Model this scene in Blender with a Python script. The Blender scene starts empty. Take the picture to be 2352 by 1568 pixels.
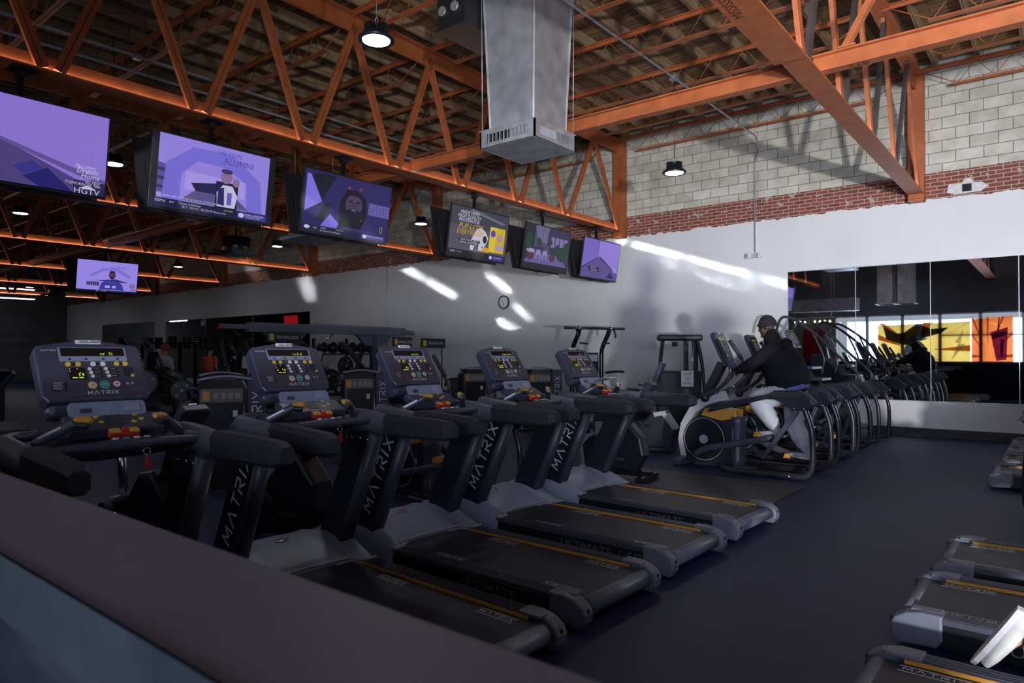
import bpy, bmesh, math, random
from mathutils import Vector, Matrix, Euler, noise
random.seed(7)
PI = math.pi
C = bpy.context.scene.collection
S = bpy.context.scene

# ------------------------------------------------------------------ camera, world, light, exposure
cam_d = bpy.data.cameras.new('camera'); cam = bpy.data.objects.new('camera', cam_d); C.objects.link(cam)
cam_d.sensor_width = 36.0; cam_d.lens = 24.0
PITCH = math.atan(17/1568); YAW = math.atan2(1264, 1568)
cam.location = (0, 0, 1.48); cam.rotation_euler = (PI/2 + PITCH, 0, YAW)
cam_d.shift_y = 14/2352
cam_d.clip_start = 0.02; cam_d.clip_end = 200
cam_d.dof.use_dof = True; cam_d.dof.focus_distance = 7.5; cam_d.dof.aperture_fstop = 5.6
S.camera = cam
S.view_settings.view_transform = 'Standard'; S.view_settings.look = 'None'
S.view_settings.gamma = 1.0; S.view_settings.use_curve_mapping = False
S.view_settings.exposure = 0.0
w = bpy.data.worlds.new('daylight_sky'); S.world = w; w.use_nodes = True
w.node_tree.nodes['Background'].inputs[0].default_value = (0.80, 0.88, 1.0, 1)
w.node_tree.nodes['Background'].inputs[1].default_value = 0.55

def area(name, loc, target, sx, sy, power, col=(1, 1, 1), spread=PI):
    d = bpy.data.lights.new(name, 'AREA'); d.shape = 'RECTANGLE'; d.size = sx; d.size_y = sy
    d.energy = power; d.color = col; d.spread = spread
    o = bpy.data.objects.new(name, d); C.objects.link(o); o.location = loc
    v = Vector(target) - Vector(loc); o.rotation_euler = v.to_track_quat('-Z', 'Y').to_euler()
    return o
SKY = (0.76, 0.84, 1.0)
# daylight through the storefront glass behind the camera: broad from the right-hand bays, dimmer from the left
area('window_daylight', (4.6, -3.5, 1.75), (-1.0, 14, 2.3), 5.6, 2.5, 470, SKY, math.radians(76))
area('left_window_daylight', (-3.0, -3.6, 1.7), (-3.0, 12, 2.4), 8.5, 2.4, 560, (0.50, 0.66, 1.0))
# sun glancing off parked cars into the shop: small hard sources low beyond the glass
area('sun_glint', (5.4, -3.6, 1.0), (-3.0, 14.0, 3.2), .26, .26, 410, (1.0, 0.98, 0.97), math.radians(76))
area('sun_glint', (2.9, -3.6, 0.8), (-6.0, 14.0, 3.0), .20, .24, 120, (0.96, 0.96, 1.0), math.radians(80))
# narrow streaks of the same glint: (wall point, length, width, slope of the streak, power)
def streak(src, x, z, ln, wd, slope, power, y=14.28, vec=None):
    o = area('sun_glint_streak', src, (x, y, z), ln, wd, power, (0.93, 0.95, 1.0), math.radians(0.6))
    d = (Vector((x, y, z)) - Vector(src)).normalized()
    along = Vector(vec or (1, 0, slope)).normalized(); ax = (along - d*along.dot(d)).normalized(); zz = -d; yy = zz.cross(ax).normalized()
    o.rotation_euler = Matrix((ax, yy, zz)).transposed().to_euler()
for st in ((5.0, -3.6, 1.2, -6.1, 3.50, 3.9, .03, -.34, 6), (5.2, -3.6, 1.0, -5.9, 3.14, 2.2, .03, -.38, 1.3), (4.2, -3.6, 1.0, -14.0, 3.35, 5.0, .14, -.46, 11), (3.6, -3.6, 1.2, -12.2, 3.62, 1.4, .12, -.75, 3.4), (3.6, -3.6, 1.2, -11.2, 2.65, .9, .10, -.75, 1.5),
           (4.6, -3.6, .9, -20.6, 3.6, 1.4, .45, -1.3, 3.5), (4.6, -3.6, .9, -24.3, 4.8, 3.0, .5, -.9, 5)):
    streak(st[:3], *st[3:])
streak((-2.0, -3.6, 2.8), -.58, 0, .34, .012, 0, 1.6, 7.75, (.28, -.28, 0))

# ------------------------------------------------------------------ materials
MT = {}
def mat(name, col, rough=0.5, metal=0.0, var=0.10, scale=18.0, bump=0.0, emit=None, es=1.0, spec=0.5, coat=0.0):
    if name in MT: return MT[name]
    m = bpy.data.materials.new(name); m.use_nodes = True; MT[name] = m
    nt = m.node_tree; b = nt.nodes['Principled BSDF']
    b.inputs['Roughness'].default_value = rough; b.inputs['Metallic'].default_value = metal
    b.inputs['Specular IOR Level'].default_value = spec; b.inputs['Coat Weight'].default_value = coat
    if emit:
        b.inputs['Base Color'].default_value = (0.01, 0.01, 0.01, 1)
        b.inputs['Emission Color'].default_value = (*emit, 1); b.inputs['Emission Strength'].default_value = es
        return m
    tc = nt.nodes.new('ShaderNodeTexCoord'); n = nt.nodes.new('ShaderNodeTexNoise')
    n.inputs['Scale'].default_value = scale; n.inputs['Detail'].default_value = 3
    nt.links.new(tc.outputs['Object'], n.inputs['Vector'])
    r = nt.nodes.new('ShaderNodeValToRGB')
    r.color_ramp.elements[0].position = 0.3; r.color_ramp.elements[1].position = 0.7
    r.color_ramp.elements[0].color = (*[c*(1-var) for c in col], 1)
    r.color_ramp.elements[1].color = (*[min(1, c*(1+var)) for c in col], 1)
    nt.links.new(n.outputs['Fac'], r.inputs['Fac']); nt.links.new(r.outputs['Color'], b.inputs['Base Color'])
    if bump:
        bp = nt.nodes.new('ShaderNodeBump'); bp.inputs['Strength'].default_value = bump; bp.inputs['Distance'].default_value = 0.01
        nt.links.new(n.outputs['Fac'], bp.inputs['Height']); nt.links.new(bp.outputs['Normal'], b.inputs['Normal'])
    return m
def lin(r, g, b):
    f = lambda c: (c/255/12.92 if c/255 <= 0.04045 else ((c/255+0.055)/1.055)**2.4)
    return (f(r), f(g), f(b))
ORANGE = mat('orange_steel_paint', (0.35, 0.098, 0.032), 0.45, 0, 0.18, 6)
BLACKP = mat('black_plastic', (0.013, 0.015, 0.024), 0.38, 0, 0.15)
BLACKM = mat('black_metal', (0.012, 0.013, 0.017), 0.28, 0.0, 0.15)
DARKP = mat('charcoal_plastic', (0.048, 0.052, 0.078), 0.42, 0, 0.10)
SLATE = mat('slate_console_plastic', (0.046, 0.050, 0.085), 0.40, 0, 0.08)
GREYC = mat('grey_cover_plastic', (0.25, 0.285, 0.385), 0.40, 0, 0.06)
GREYL = mat('light_grey_plastic', (0.36, 0.38, 0.43), 0.40, 0, 0.06)
BLUEG = mat('blue_grey_trim', (0.20, 0.24, 0.36), 0.4, 0, 0.05)
RUBB = mat('rubber_grip', (0.015, 0.017, 0.027), 0.6, 0, 0.15, 40, 0.1)
BELT = mat('belt_rubber', (0.018, 0.021, 0.040), 0.52, 0, 0.15, 60, 0.1)
AMBER = mat('amber_trim', (0.52, 0.245, 0.035), 0.42, 0, 0.08)
YELL = mat('yellow_button', (0.62, 0.47, 0.06), 0.4, 0, 0.05)
WHITEB = mat('white_print', (0.62, 0.63, 0.68), 0.5, 0, 0.03)
GREYPR = mat('grey_print', (0.22, 0.22, 0.25), 0.5, 0, 0.03)
REDP = mat('red_plastic', (0.45, 0.025, 0.02), 0.4, 0, 0.08)
TEAL = mat('teal_button', (0.02, 0.25, 0.22), 0.4, 0, 0.05)
CHROME = mat('chrome', (0.55, 0.56, 0.60), 0.22, 1.0, 0.05)
STEEL = mat('galvanised_steel', (0.46, 0.47, 0.50), 0.38, 0.55, 0.22, 5)
TUBEB = mat('dark_tube_metal', (0.045, 0.048, 0.062), 0.30, 0.35, 0.1)
LED = mat('display_green_light', (0, 0, 0), emit=(0.62, 0.85, 0.05), es=0.75)
SCRN = mat('display_glass', (0.010, 0.009, 0.011), 0.15, 0, 0.1)

# ------------------------------------------------------------------ mesh helper
class MB:
    def __init__(s): s.bm = bmesh.new(); s.T = Matrix.Identity(4); s.mi = 0; s.mats = []
    def m(s, mt):
        if mt not in s.mats: s.mats.append(mt)
        s.mi = s.mats.index(mt); return s
    def _done(s, fs):
        for f in fs: f.material_index = s.mi
    def poly(s, vs, faces, smooth=False):
        bv = [s.bm.verts.new(s.T @ Vector(v)) for v in vs]; out = []
        for f in faces:
            try: fc = s.bm.faces.new([bv[i] for i in f])
            except ValueError: continue
            fc.smooth = smooth; fc.material_index = s.mi; out.append(fc)
        return bv, out
    def box(s, c, d, rot=None, bev=0.0):
        R = Euler(rot).to_matrix() if rot else Matrix.Identity(3)
        c = Vector(c); x, y, z = (k/2 for k in d)
        vs = [c + R @ Vector(p) for p in ((-x,-y,-z),(x,-y,-z),(x,y,-z),(-x,y,-z),(-x,-y,z),(x,-y,z),(x,y,z),(-x,y,z))]
        bv, fs = s.poly(vs, [(3,2,1,0),(4,5,6,7),(0,1,5,4),(1,2,6,5),(2,3,7,6),(3,0,4,7)])
        if bev > 0: s.bev(fs, bev)
        return s
    def bar(s, a, b, wd, ht, up=(0, 0, 1), bev=0.0):
        a, b = Vector(a), Vector(b); d = (b-a).normalized(); u = Vector(up)
        sd = d.cross(u)
        if sd.length < 1e-4: sd = d.cross(Vector((0, 1, 0)))
        sd.normalize(); u = sd.cross(d).normalized()
        vs = []
        for p in (a, b):
            for i, j in ((-1,-1),(1,-1),(1,1),(-1,1)): vs.append(p + sd*i*wd/2 + u*j*ht/2)
        bv, fs = s.poly(vs, [(0,1,2,3),(7,6,5,4),(0,4,5,1),(1,5,6,2),(2,6,7,3),(3,7,4,0)])
        if bev > 0: s.bev(fs, bev)
        return s
    def bev(s, fs, w, seg=2):
        es = list({e for f in fs for e in f.edges})
        r = bmesh.ops.bevel(s.bm, geom=es, offset=w, segments=seg, affect='EDGES', profile=0.5, clamp_overlap=True)
        for f in r['faces']: f.material_index = s.mi
    def prism(s, pts, axis, lo, hi, bev=0.0, seg=2):
        # pts are 2-D in the two remaining axes, in order (x,y,z minus axis)
        n = len(pts); vs = []
        for t in (lo, hi):
            for p in pts:
                v = list(p); v.insert('xyz'.index(axis), t); vs.append(v)
        bv, fs = s.poly(vs, [tuple(range(n-1, -1, -1)), tuple(range(n, 2*n))] + [(i, (i+1) % n, n+(i+1) % n, n+i) for i in range(n)])
        bmesh.ops.recalc_face_normals(s.bm, faces=fs)
        if bev > 0:
            es = list({e for f in fs[:2] for e in f.edges})
            r = bmesh.ops.bevel(s.bm, geom=es, offset=bev, segments=seg, affect='EDGES', profile=0.5, clamp_overlap=True)
            for f in r['faces']: f.material_index = s.mi
        return s
    def frames(s, pts, closed=False):
        n = len(pts); out = []; prev = None
        for i in range(n):
            a = pts[i-1] if (i > 0 or closed) else pts[i]; b = pts[(i+1) % n] if (i < n-1 or closed) else pts[i]
            d = (b-a).normalized()
            if prev is None:
                u = Vector((0, 0, 1)) if abs(d.z) < 0.95 else Vector((0, 1, 0))
                x = d.cross(u).normalized()
            else:
                x = prev - d*prev.dot(d)
                x = x.normalized() if x.length > 1e-5 else d.orthogonal().normalized()
            prev = x; out.append((x, x.cross(d).normalized() if False else d.cross(x).normalized()))
        return out
    def tube(s, pts, r, n=10, closed=False, ell=(1, 1), cap=True, smooth=True):
        pts = [Vector(p) for p in pts]; fr = s.frames(pts, closed); vs = []
        rs = r if isinstance(r, (list, tuple)) else [r]*len(pts)
        for p, (x, y), q in zip(pts, fr, rs):
            qx, qy = (q if isinstance(q, tuple) else (q*ell[0], q*ell[1]))
            for k in range(n):
                a = 2*PI*k/n; vs.append(p + x*math.cos(a)*qx + y*math.sin(a)*qy)
        fs = []; m_ = len(pts)
        for i in range(m_ if closed else m_-1):
            j = (i+1) % m_
            for k in range(n): fs.append((i*n+k, i*n+(k+1) % n, j*n+(k+1) % n, j*n+k))
        bv, out = s.poly(vs, fs, smooth)
        if cap and not closed:
            for rng in (range(n-1, -1, -1), range((m_-1)*n, m_*n)):
                f = s.bm.faces.new([bv[i] for i in rng]); f.material_index = s.mi; out.append(f)
        bmesh.ops.recalc_face_normals(s.bm, faces=out)
        return s
    def loft(s, rings, smooth=True, cap=True):
        n = len(rings[0]); vs = [v for r in rings for v in r]; fs = []
        for i in range(len(rings)-1):
            for k in range(n): fs.append((i*n+k, i*n+(k+1) % n, (i+1)*n+(k+1) % n, (i+1)*n+k))
        bv, out = s.poly(vs, fs, smooth)
        if cap:
            for rng in (range(n-1, -1, -1), range((len(rings)-1)*n, len(rings)*n)):
                f = s.bm.faces.new([bv[i] for i in rng]); f.material_index = s.mi; out.append(f)
        bmesh.ops.recalc_face_normals(s.bm, faces=out)
        return s
    def cyl(s, a, b, r, n=16, r2=None): return s.tube([a, b], [r, r if r2 is None else r2], n)
    def lathe(s, prof, c=(0, 0, 0), n=20, smooth=True):
        c = Vector(c)
        return s.loft([[c + Vector((math.cos(2*PI*k/n)*r, math.sin(2*PI*k/n)*r, z)) for k in range(n)] for r, z in prof], smooth)
    def ball(s, c, r, n=12, sc=(1, 1, 1)):
        c = Vector(c); h = n//2
        return s.loft([[c + Vector((math.cos(2*PI*k/n)*r*sc[0]*math.sin(PI*(i+.02)/(h+.04)), math.sin(2*PI*k/n)*r*sc[1]*math.sin(PI*(i+.02)/(h+.04)), -r*sc[2]*math.cos(PI*(i+.02)/(h+.04)))) for k in range(n)] for i in range(h+1)])
    def quad(s, a, b, c, d): s.poly([a, b, c, d], [(0, 1, 2, 3)]); return s
    def obj(s, name, mt=None, parent=None, sub=0):
        me = bpy.data.meshes.new(name); s.bm.normal_update(); s.bm.to_mesh(me); s.bm.free()
        for q in (s.mats if s.mats else [mt]): me.materials.append(q)
        o = bpy.data.objects.new(name, me); C.objects.link(o)
        if parent: o.parent = parent
        if sub:
            md = o.modifiers.new('sub', 'SUBSURF'); md.levels = sub; md.render_levels = sub
        return o
def spline(pts, k=6):
    P = [Vector(p) for p in pts]; out = []
    for i in range(len(P)-1):
        p0 = P[max(i-1, 0)]; p1 = P[i]; p2 = P[i+1]; p3 = P[min(i+2, len(P)-1)]
        for j in range(k):
            t = j/k
            out.append(0.5*((2*p1) + (p2-p0)*t + (2*p0-5*p1+4*p2-p3)*t*t + (3*p1-p0-3*p2+p3)*t**3))
    out.append(P[-1]); return out
def thing(name, label, cat, loc=(0, 0, 0), rz=0.0, group=None):
    o = bpy.data.objects.new(name, None); o.empty_display_size = 0.1; C.objects.link(o)
    o.location = loc; o.rotation_euler = (0, 0, rz)
    return tag(o, label, cat, group)
def tag(o, label, cat, group=None, kind=None):
    o['label'] = label; o['category'] = cat
    if group: o['group'] = group
    if kind: o['kind'] = kind
    return o
def struct(o): o['kind'] = 'structure'; return o
def lab(o, label): o['label'] = label; return o
KIDS = {}
def copy_tree(o, parent=None):
    c = o.copy(); C.objects.link(c)
    if parent: c.parent = parent
    for ch in list(o.children): copy_tree(ch, c)
    return c
def dup(o, loc, rz, label, group=None):
    c = copy_tree(o); c.location = loc; c.rotation_euler = (0, 0, rz); c['label'] = label
    if group: c['group'] = group
    return c
# stroke lettering for the wide sans logo on the machines
STK = {'M': (1.25, [(0,0,.12,1),(.12,1,.62,.25),(.62,.25,1.12,1),(1.12,1,1.25,0)]), 'A': (1.2, [(0,0,.6,1),(.6,1,1.2,0)]),
 'T': (1.0, [(0,1,1.0,1),(.5,1,.5,0)]), 'R': (1.0, [(.05,0,.05,.55),(0,1,.9,1),(.9,1,.95,.6),(.95,.6,.3,.45),(.35,.45,1.0,0)]),
 'I': (.2, [(.1,0,.1,1)]), 'X': (1.05, [(0,0,1.0,1),(0,1,1.0,0)])}
def logo(mb, origin, ux, uy, length, height, th=0.16, word='MATRIX', off=0.002, gap=0.5):
    ux = Vector(ux).normalized(); uy = Vector(uy).normalized(); nz = ux.cross(uy).normalized(); o = Vector(origin)
    tot = sum(STK[c][0] for c in word) + gap*(len(word)-1); k = length/tot; x = -tot/2
    for c in word:
        wd, segs = STK[c]
        for x0, y0, x1, y1 in segs:
            a = o + ux*((x+x0)*k) + uy*((y0-.5)*height); b = o + ux*((x+x1)*k) + uy*((y1-.5)*height)
            d = (b-a).normalized(); p = nz.cross(d)*height*th/2; e = d*height*th/2*0.6
            mb.poly([a-p-e+nz*off, b-p+e+nz*off, b+p+e+nz*off, a+p-e+nz*off], [(0, 1, 2, 3)])
        x += wd + gap
    return mb
FONT = None
def text_into(mb, s, origin, ux, uy, size, align='CENTER', off=0.002, sx=1.0, shear=0.0):
    cu = bpy.data.curves.new('t', 'FONT'); cu.body = s; cu.size = size; cu.align_x = align; cu.align_y = 'CENTER'; cu.shear = shear
    cu.resolution_u = 2
    ob = bpy.data.objects.new('t', cu); me = bpy.data.meshes.new_from_object(ob)
    ux = Vector(ux).normalized(); uy = Vector(uy).normalized(); nz = ux.cross(uy).normalized(); o = Vector(origin)
    vs = [o + ux*v.co.x*sx + uy*v.co.y + nz*off for v in me.vertices]
    mb.poly(vs, [tuple(p.vertices) for p in me.polygons])
    bpy.data.objects.remove(ob); bpy.data.curves.remove(cu); bpy.data.meshes.remove(me)
    return mb
def rrect(x0, y0, x1, y1, r, k=4):
    out = []
    for cx, cy, a0 in ((x1-r, y1-r, 0), (x0+r, y1-r, PI/2), (x0+r, y0+r, PI), (x1-r, y0+r, 1.5*PI)):
        for i in range(k+1):
            a = a0 + PI/2*i/k; out.append((cx+r*math.cos(a), cy+r*math.sin(a)))
    return out
# ------------------------------------------------------------------ room shell
XL, XR, YW, YS, ZC = -43.9, 9.0, 14.28, -3.0, 6.75
def nodes(m): return m.node_tree.nodes, m.node_tree.links
def wall_material():
    m = bpy.data.materials.new('painted_wall_with_brick_and_block'); m.use_nodes = True; N, L = nodes(m); b = N['Principled BSDF']
    tc = N.new('ShaderNodeTexCoord'); sx = N.new('ShaderNodeSeparateXYZ'); L.new(tc.outputs['Object'], sx.inputs[0])
    cx = N.new('ShaderNodeCombineXYZ'); L.new(sx.outputs['X'], cx.inputs['X']); L.new(sx.outputs['Z'], cx.inputs['Y'])
    def brick(wd, ht, mort, c1, c2, mc, bias):
        n = N.new('ShaderNodeTexBrick'); n.inputs['Scale'].default_value = 1; n.inputs['Brick Width'].default_value = wd; n.inputs['Row Height'].default_value = ht
        n.inputs['Mortar Size'].default_value = mort; n.inputs['Mortar Smooth'].default_value = 0.3; n.inputs['Bias'].default_value = bias
        n.inputs['Color1'].default_value = (*c1, 1); n.inputs['Color2'].default_value = (*c2, 1); n.inputs['Mortar'].default_value = (*mc, 1)
        L.new(wob.outputs[0], n.inputs['Vector']); return n
    nz = N.new('ShaderNodeTexNoise'); nz.inputs['Scale'].default_value = 3.5; nz.inputs['Detail'].default_value = 4; L.new(cx.outputs[0], nz.inputs['Vector'])
    wob = N.new('ShaderNodeMixRGB'); wob.blend_type = 'ADD'; wob.inputs['Fac'].default_value = 0.012; L.new(cx.outputs[0], wob.inputs[1]); L.new(nz.outputs['Color'], wob.inputs[2])
    cmu = brick(0.41, 0.2045, 0.007, (0.56, 0.555, 0.50), (0.46, 0.455, 0.41), (0.17, 0.16, 0.14), 0.0)
    red = brick(0.215, 0.0705, 0.0075, (0.23, 0.060, 0.040), (0.14, 0.045, 0.035), (0.36, 0.33, 0.28), -0.1)
    nb = N.new('ShaderNodeTexNoise'); nb.inputs['Scale'].default_value = 6; nb.inputs['Detail'].default_value = 6; L.new(cx.outputs[0], nb.inputs['Vector'])
    st = N.new('ShaderNodeMath'); st.operation = 'GREATER_THAN'; st.inputs[1].default_value = 0.62; L.new(nb.outputs['Fac'], st.inputs[0])
    redm = N.new('ShaderNodeMixRGB'); L.new(st.outputs[0], redm.inputs[0]); L.new(red.outputs['Color'], redm.inputs[1]); redm.inputs[2].default_value = (0.33, 0.30, 0.27, 1)
    def edge(z0, amp):
        a = N.new('ShaderNodeMath'); a.operation = 'MULTIPLY_ADD'; a.inputs[1].default_value = amp; a.inputs[2].default_value = z0 - amp/2; L.new(nb.outputs['Fac'], a.inputs[0])
        g = N.new('ShaderNodeMath'); g.operation = 'GREATER_THAN'; L.new(sx.outputs['Z'], g.inputs[0]); L.new(a.outputs[0], g.inputs[1]); return g
    e1 = edge(4.27, 0.16); e2 = edge(4.75, 0.015)
    np_ = N.new('ShaderNodeTexNoise'); np_.inputs['Scale'].default_value = 1.2; np_.inputs['Detail'].default_value = 5; L.new(cx.outputs[0], np_.inputs['Vector'])
    pr = N.new('ShaderNodeValToRGB'); pr.color_ramp.elements[0].color = (0.55, 0.555, 0.57, 1); pr.color_ramp.elements[1].color = (0.63, 0.635, 0.65, 1); L.new(np_.outputs['Fac'], pr.inputs[0])
    stn = N.new('ShaderNodeValToRGB'); stn.color_ramp.elements[0].position = 0.35; stn.color_ramp.elements[1].position = 0.7
    stn.color_ramp.elements[0].color = (0.78, 0.75, 0.68, 1); stn.color_ramp.elements[1].color = (1.05, 1.05, 1.05, 1); L.new(nz.outputs['Fac'], stn.inputs[0])
    cm = N.new('ShaderNodeMixRGB'); cm.blend_type = 'MULTIPLY'; cm.inputs[0].default_value = 1; L.new(cmu.outputs['Color'], cm.inputs[1]); L.new(stn.outputs[0], cm.inputs[2])
    m1 = N.new('ShaderNodeMixRGB'); L.new(e1.outputs[0], m1.inputs[0]); L.new(pr.outputs[0], m1.inputs[1]); L.new(redm.outputs[0], m1.inputs[2])
    m2 = N.new('ShaderNodeMixRGB'); L.new(e2.outputs[0], m2.inputs[0]); L.new(m1.outputs[0], m2.inputs[1]); L.new(cm.outputs[0], m2.inputs[2])
    L.new(m2.outputs[0], b.inputs['Base Color']); b.inputs['Roughness'].default_value = 0.75; b.inputs['Specular IOR Level'].default_value = 0.25
    h = N.new('ShaderNodeMixRGB'); L.new(e2.outputs[0], h.inputs[0]); L.new(red.outputs['Fac'], h.inputs[1]); L.new(cmu.outputs['Fac'], h.inputs[2])
    hm = N.new('ShaderNodeMath'); hm.operation = 'MULTIPLY'; L.new(h.outputs[0], hm.inputs[0]); L.new(e1.outputs[0], hm.inputs[1])
    ha = N.new('ShaderNodeMath'); ha.operation = 'MULTIPLY_ADD'; ha.inputs[1].default_value = -1.0; L.new(hm.outputs[0], ha.inputs[0]); L.new(nb.outputs['Fac'], ha.inputs[2])
    bp = N.new('ShaderNodeBump'); bp.inputs['Strength'].default_value = 0.5; bp.inputs['Distance'].default_value = 0.012
    L.new(ha.outputs[0], bp.inputs['Height']); L.new(bp.outputs[0], b.inputs['Normal'])
    return m
WALLM = wall_material()
DARKW = mat('dark_blue_grey_wall', (0.10, 0.11, 0.135), 0.7, 0, 0.08, 3)
GREYW = mat('grey_painted_wall', (0.10, 0.10, 0.107), 0.8, 0, 0.08, 2)
def floor_material():
    m = bpy.data.materials.new('speckled_rubber_floor'); m.use_nodes = True; N, L = nodes(m); b = N['Principled BSDF']
    tc = N.new('ShaderNodeTexCoord')
    v = N.new('ShaderNodeTexVoronoi'); v.inputs['Scale'].default_value = 55; L.new(tc.outputs['Object'], v.inputs['Vector'])
    g = N.new('ShaderNodeMath'); g.operation = 'LESS_THAN'; g.inputs[1].default_value = 0.07; L.new(v.outputs['Distance'], g.inputs[0])
    v2 = N.new('ShaderNodeTexNoise'); v2.inputs['Scale'].default_value = 9; L.new(tc.outputs['Object'], v2.inputs['Vector'])
    g2 = N.new('ShaderNodeMath'); g2.operation = 'GREATER_THAN'; g2.inputs[1].default_value = 0.58; L.new(v2.outputs['Fac'], g2.inputs[0])
    mm = N.new('ShaderNodeMath'); mm.operation = 'MULTIPLY'; L.new(g.outputs[0], mm.inputs[0]); L.new(g2.outputs[0], mm.inputs[1])
    n = N.new('ShaderNodeTexNoise'); n.inputs['Scale'].default_value = 0.8; n.inputs['Detail'].default_value = 6; L.new(tc.outputs['Object'], n.inputs['Vector'])
    r = N.new('ShaderNodeValToRGB'); r.color_ramp.elements[0].position = 0.35; r.color_ramp.elements[1].position = 0.7
    r.color_ramp.elements[0].color = (0.013, 0.019, 0.062, 1); r.color_ramp.elements[1].color = (0.022, 0.030, 0.098, 1); L.new(n.outputs['Fac'], r.inputs[0])
    mx = N.new('ShaderNodeMixRGB'); L.new(mm.outputs[0], mx.inputs[0]); L.new(r.outputs[0], mx.inputs[1]); mx.inputs[2].default_value = (0.20, 0.20, 0.22, 1)
    L.new(mx.outputs[0], b.inputs['Base Color']); b.inputs['Roughness'].default_value = 0.52; b.inputs['Specular IOR Level'].default_value = 0.28
    n3 = N.new('ShaderNodeTexNoise'); n3.inputs['Scale'].default_value = 180; L.new(tc.outputs['Object'], n3.inputs['Vector'])
    bp = N.new('ShaderNodeBump'); bp.inputs['Strength'].default_value = 0.12; bp.inputs['Distance'].default_value = 0.004; L.new(n3.outputs['Fac'], bp.inputs['Height']); L.new(bp.outputs[0], b.inputs['Normal'])
    return m
struct(MB().box(((XL+XR)/2, (YS+YW)/2, -0.05), (XR-XL+.4, YW-YS+.4, 0.1)).obj('floor', floor_material()))
struct(MB().box(((XL+XR)/2, YW+.1, (ZC+.1)/2), (XR-XL+.4, .2, ZC+.1)).obj('wall_back', WALLM))
struct(MB().box((XL-.1, (YS+YW)/2, ZC/2), (.2, YW-YS, ZC)).obj('wall_left', GREYW))
struct(MB().box((XR+.1, (YS+YW)/2, ZC/2), (.2, YW-YS, ZC)).obj('wall_right', GREYW))
WX0, WX1, WZ0, WZ1 = -7.6, 7.4, 0.12, 3.12
m = MB()
m.box(((XL+WX0)/2, YS-.1, ZC/2), (WX0-XL, .2, ZC)); m.box(((WX1+XR)/2, YS-.1, ZC/2), (XR-WX1, .2, ZC))
m.box(((WX0+WX1)/2, YS-.1, (WZ1+ZC)/2), (WX1-WX0, .2, ZC-WZ1)); m.box(((WX0+WX1)/2, YS-.1, WZ0/2), (WX1-WX0, .2, WZ0))
struct(m.obj('wall_front', DARKW))
struct(MB().box(((-4.6+XR)/2, YW-.008, .08), (XR+4.6, .016, .16)).obj('baseboard_back', mat('dark_base_trim', (0.02, 0.021, 0.028), .5)))
struct(MB().box(((XL-4.6)/2, YW-.008, .08), (-4.6-XL, .016, .16)).obj('baseboard_left', MT['dark_base_trim']))
# ceiling deck of brown boards, purlins below it
def wood(name, c1, c2, along_x, bw):
    m = bpy.data.materials.new(name); m.use_nodes = True; N, L = nodes(m); b = N['Principled BSDF']
    tc = N.new('ShaderNodeTexCoord'); mp = N.new('ShaderNodeMapping'); L.new(tc.outputs['Object'], mp.inputs[0])
    if not along_x: mp.inputs['Rotation'].default_value = (0, 0, PI/2)
    br = N.new('ShaderNodeTexBrick'); br.inputs['Scale'].default_value = 1; br.inputs['Brick Width'].default_value = 3.1; br.inputs['Row Height'].default_value = bw
    br.inputs['Mortar Size'].default_value = 0.006; br.inputs['Color1'].default_value = (*c1, 1); br.inputs['Color2'].default_value = (*c2, 1); br.inputs['Mortar'].default_value = (c2[0]*.25, c2[1]*.25, c2[2]*.25, 1)
    L.new(mp.outputs[0], br.inputs['Vector'])
    m2 = N.new('ShaderNodeMapping'); m2.inputs['Scale'].default_value = (1.2, 22, 22); L.new(mp.outputs[0], m2.inputs[0])
    n = N.new('ShaderNodeTexNoise'); n.inputs['Scale'].default_value = 1.6; n.inputs['Detail'].default_value = 5; L.new(m2.outputs[0], n.inputs['Vector'])
    r = N.new('ShaderNodeValToRGB'); r.color_ramp.elements[0].position = .3; r.color_ramp.elements[1].position = .72; r.color_ramp.elements[0].color = (.45, .42, .40, 1); r.color_ramp.elements[1].color = (1.15, 1.1, 1.05, 1); L.new(n.outputs['Fac'], r.inputs[0])
    mu = N.new('ShaderNodeMixRGB'); mu.blend_type = 'MULTIPLY'; mu.inputs[0].default_value = 1; L.new(br.outputs['Color'], mu.inputs[1]); L.new(r.outputs[0], mu.inputs[2])
    L.new(mu.outputs[0], b.inputs['Base Color']); b.inputs['Roughness'].default_value = .8; b.inputs['Specular IOR Level'].default_value = .2
    return m
DECKM = wood('roof_deck_boards', (0.30, 0.19, 0.105), (0.19, 0.115, 0.062), True, 0.14)
PURM = wood('roof_purlin_wood', (0.40, 0.29, 0.18), (0.33, 0.23, 0.14), False, 0.4)
deck = struct(MB().box(((XL+XR)/2, (YS+YW)/2, ZC+.05), (XR-XL+.4, YW-YS+.4, .1)).obj('ceiling', DECKM))
pm = None
for i in range(78):
    x = -1.72 + 0.625*7 - 0.625*i
    if pm is None: pm = MB().box((0, (YS+YW)/2, ZC-.085), (.055, YW-YS-.02, .17)).obj('purlin', PURM, deck); pm.location.x = x; struct(pm); continue
    c = pm.copy(); C.objects.link(c); c.location.x = x; c.parent = deck

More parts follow.
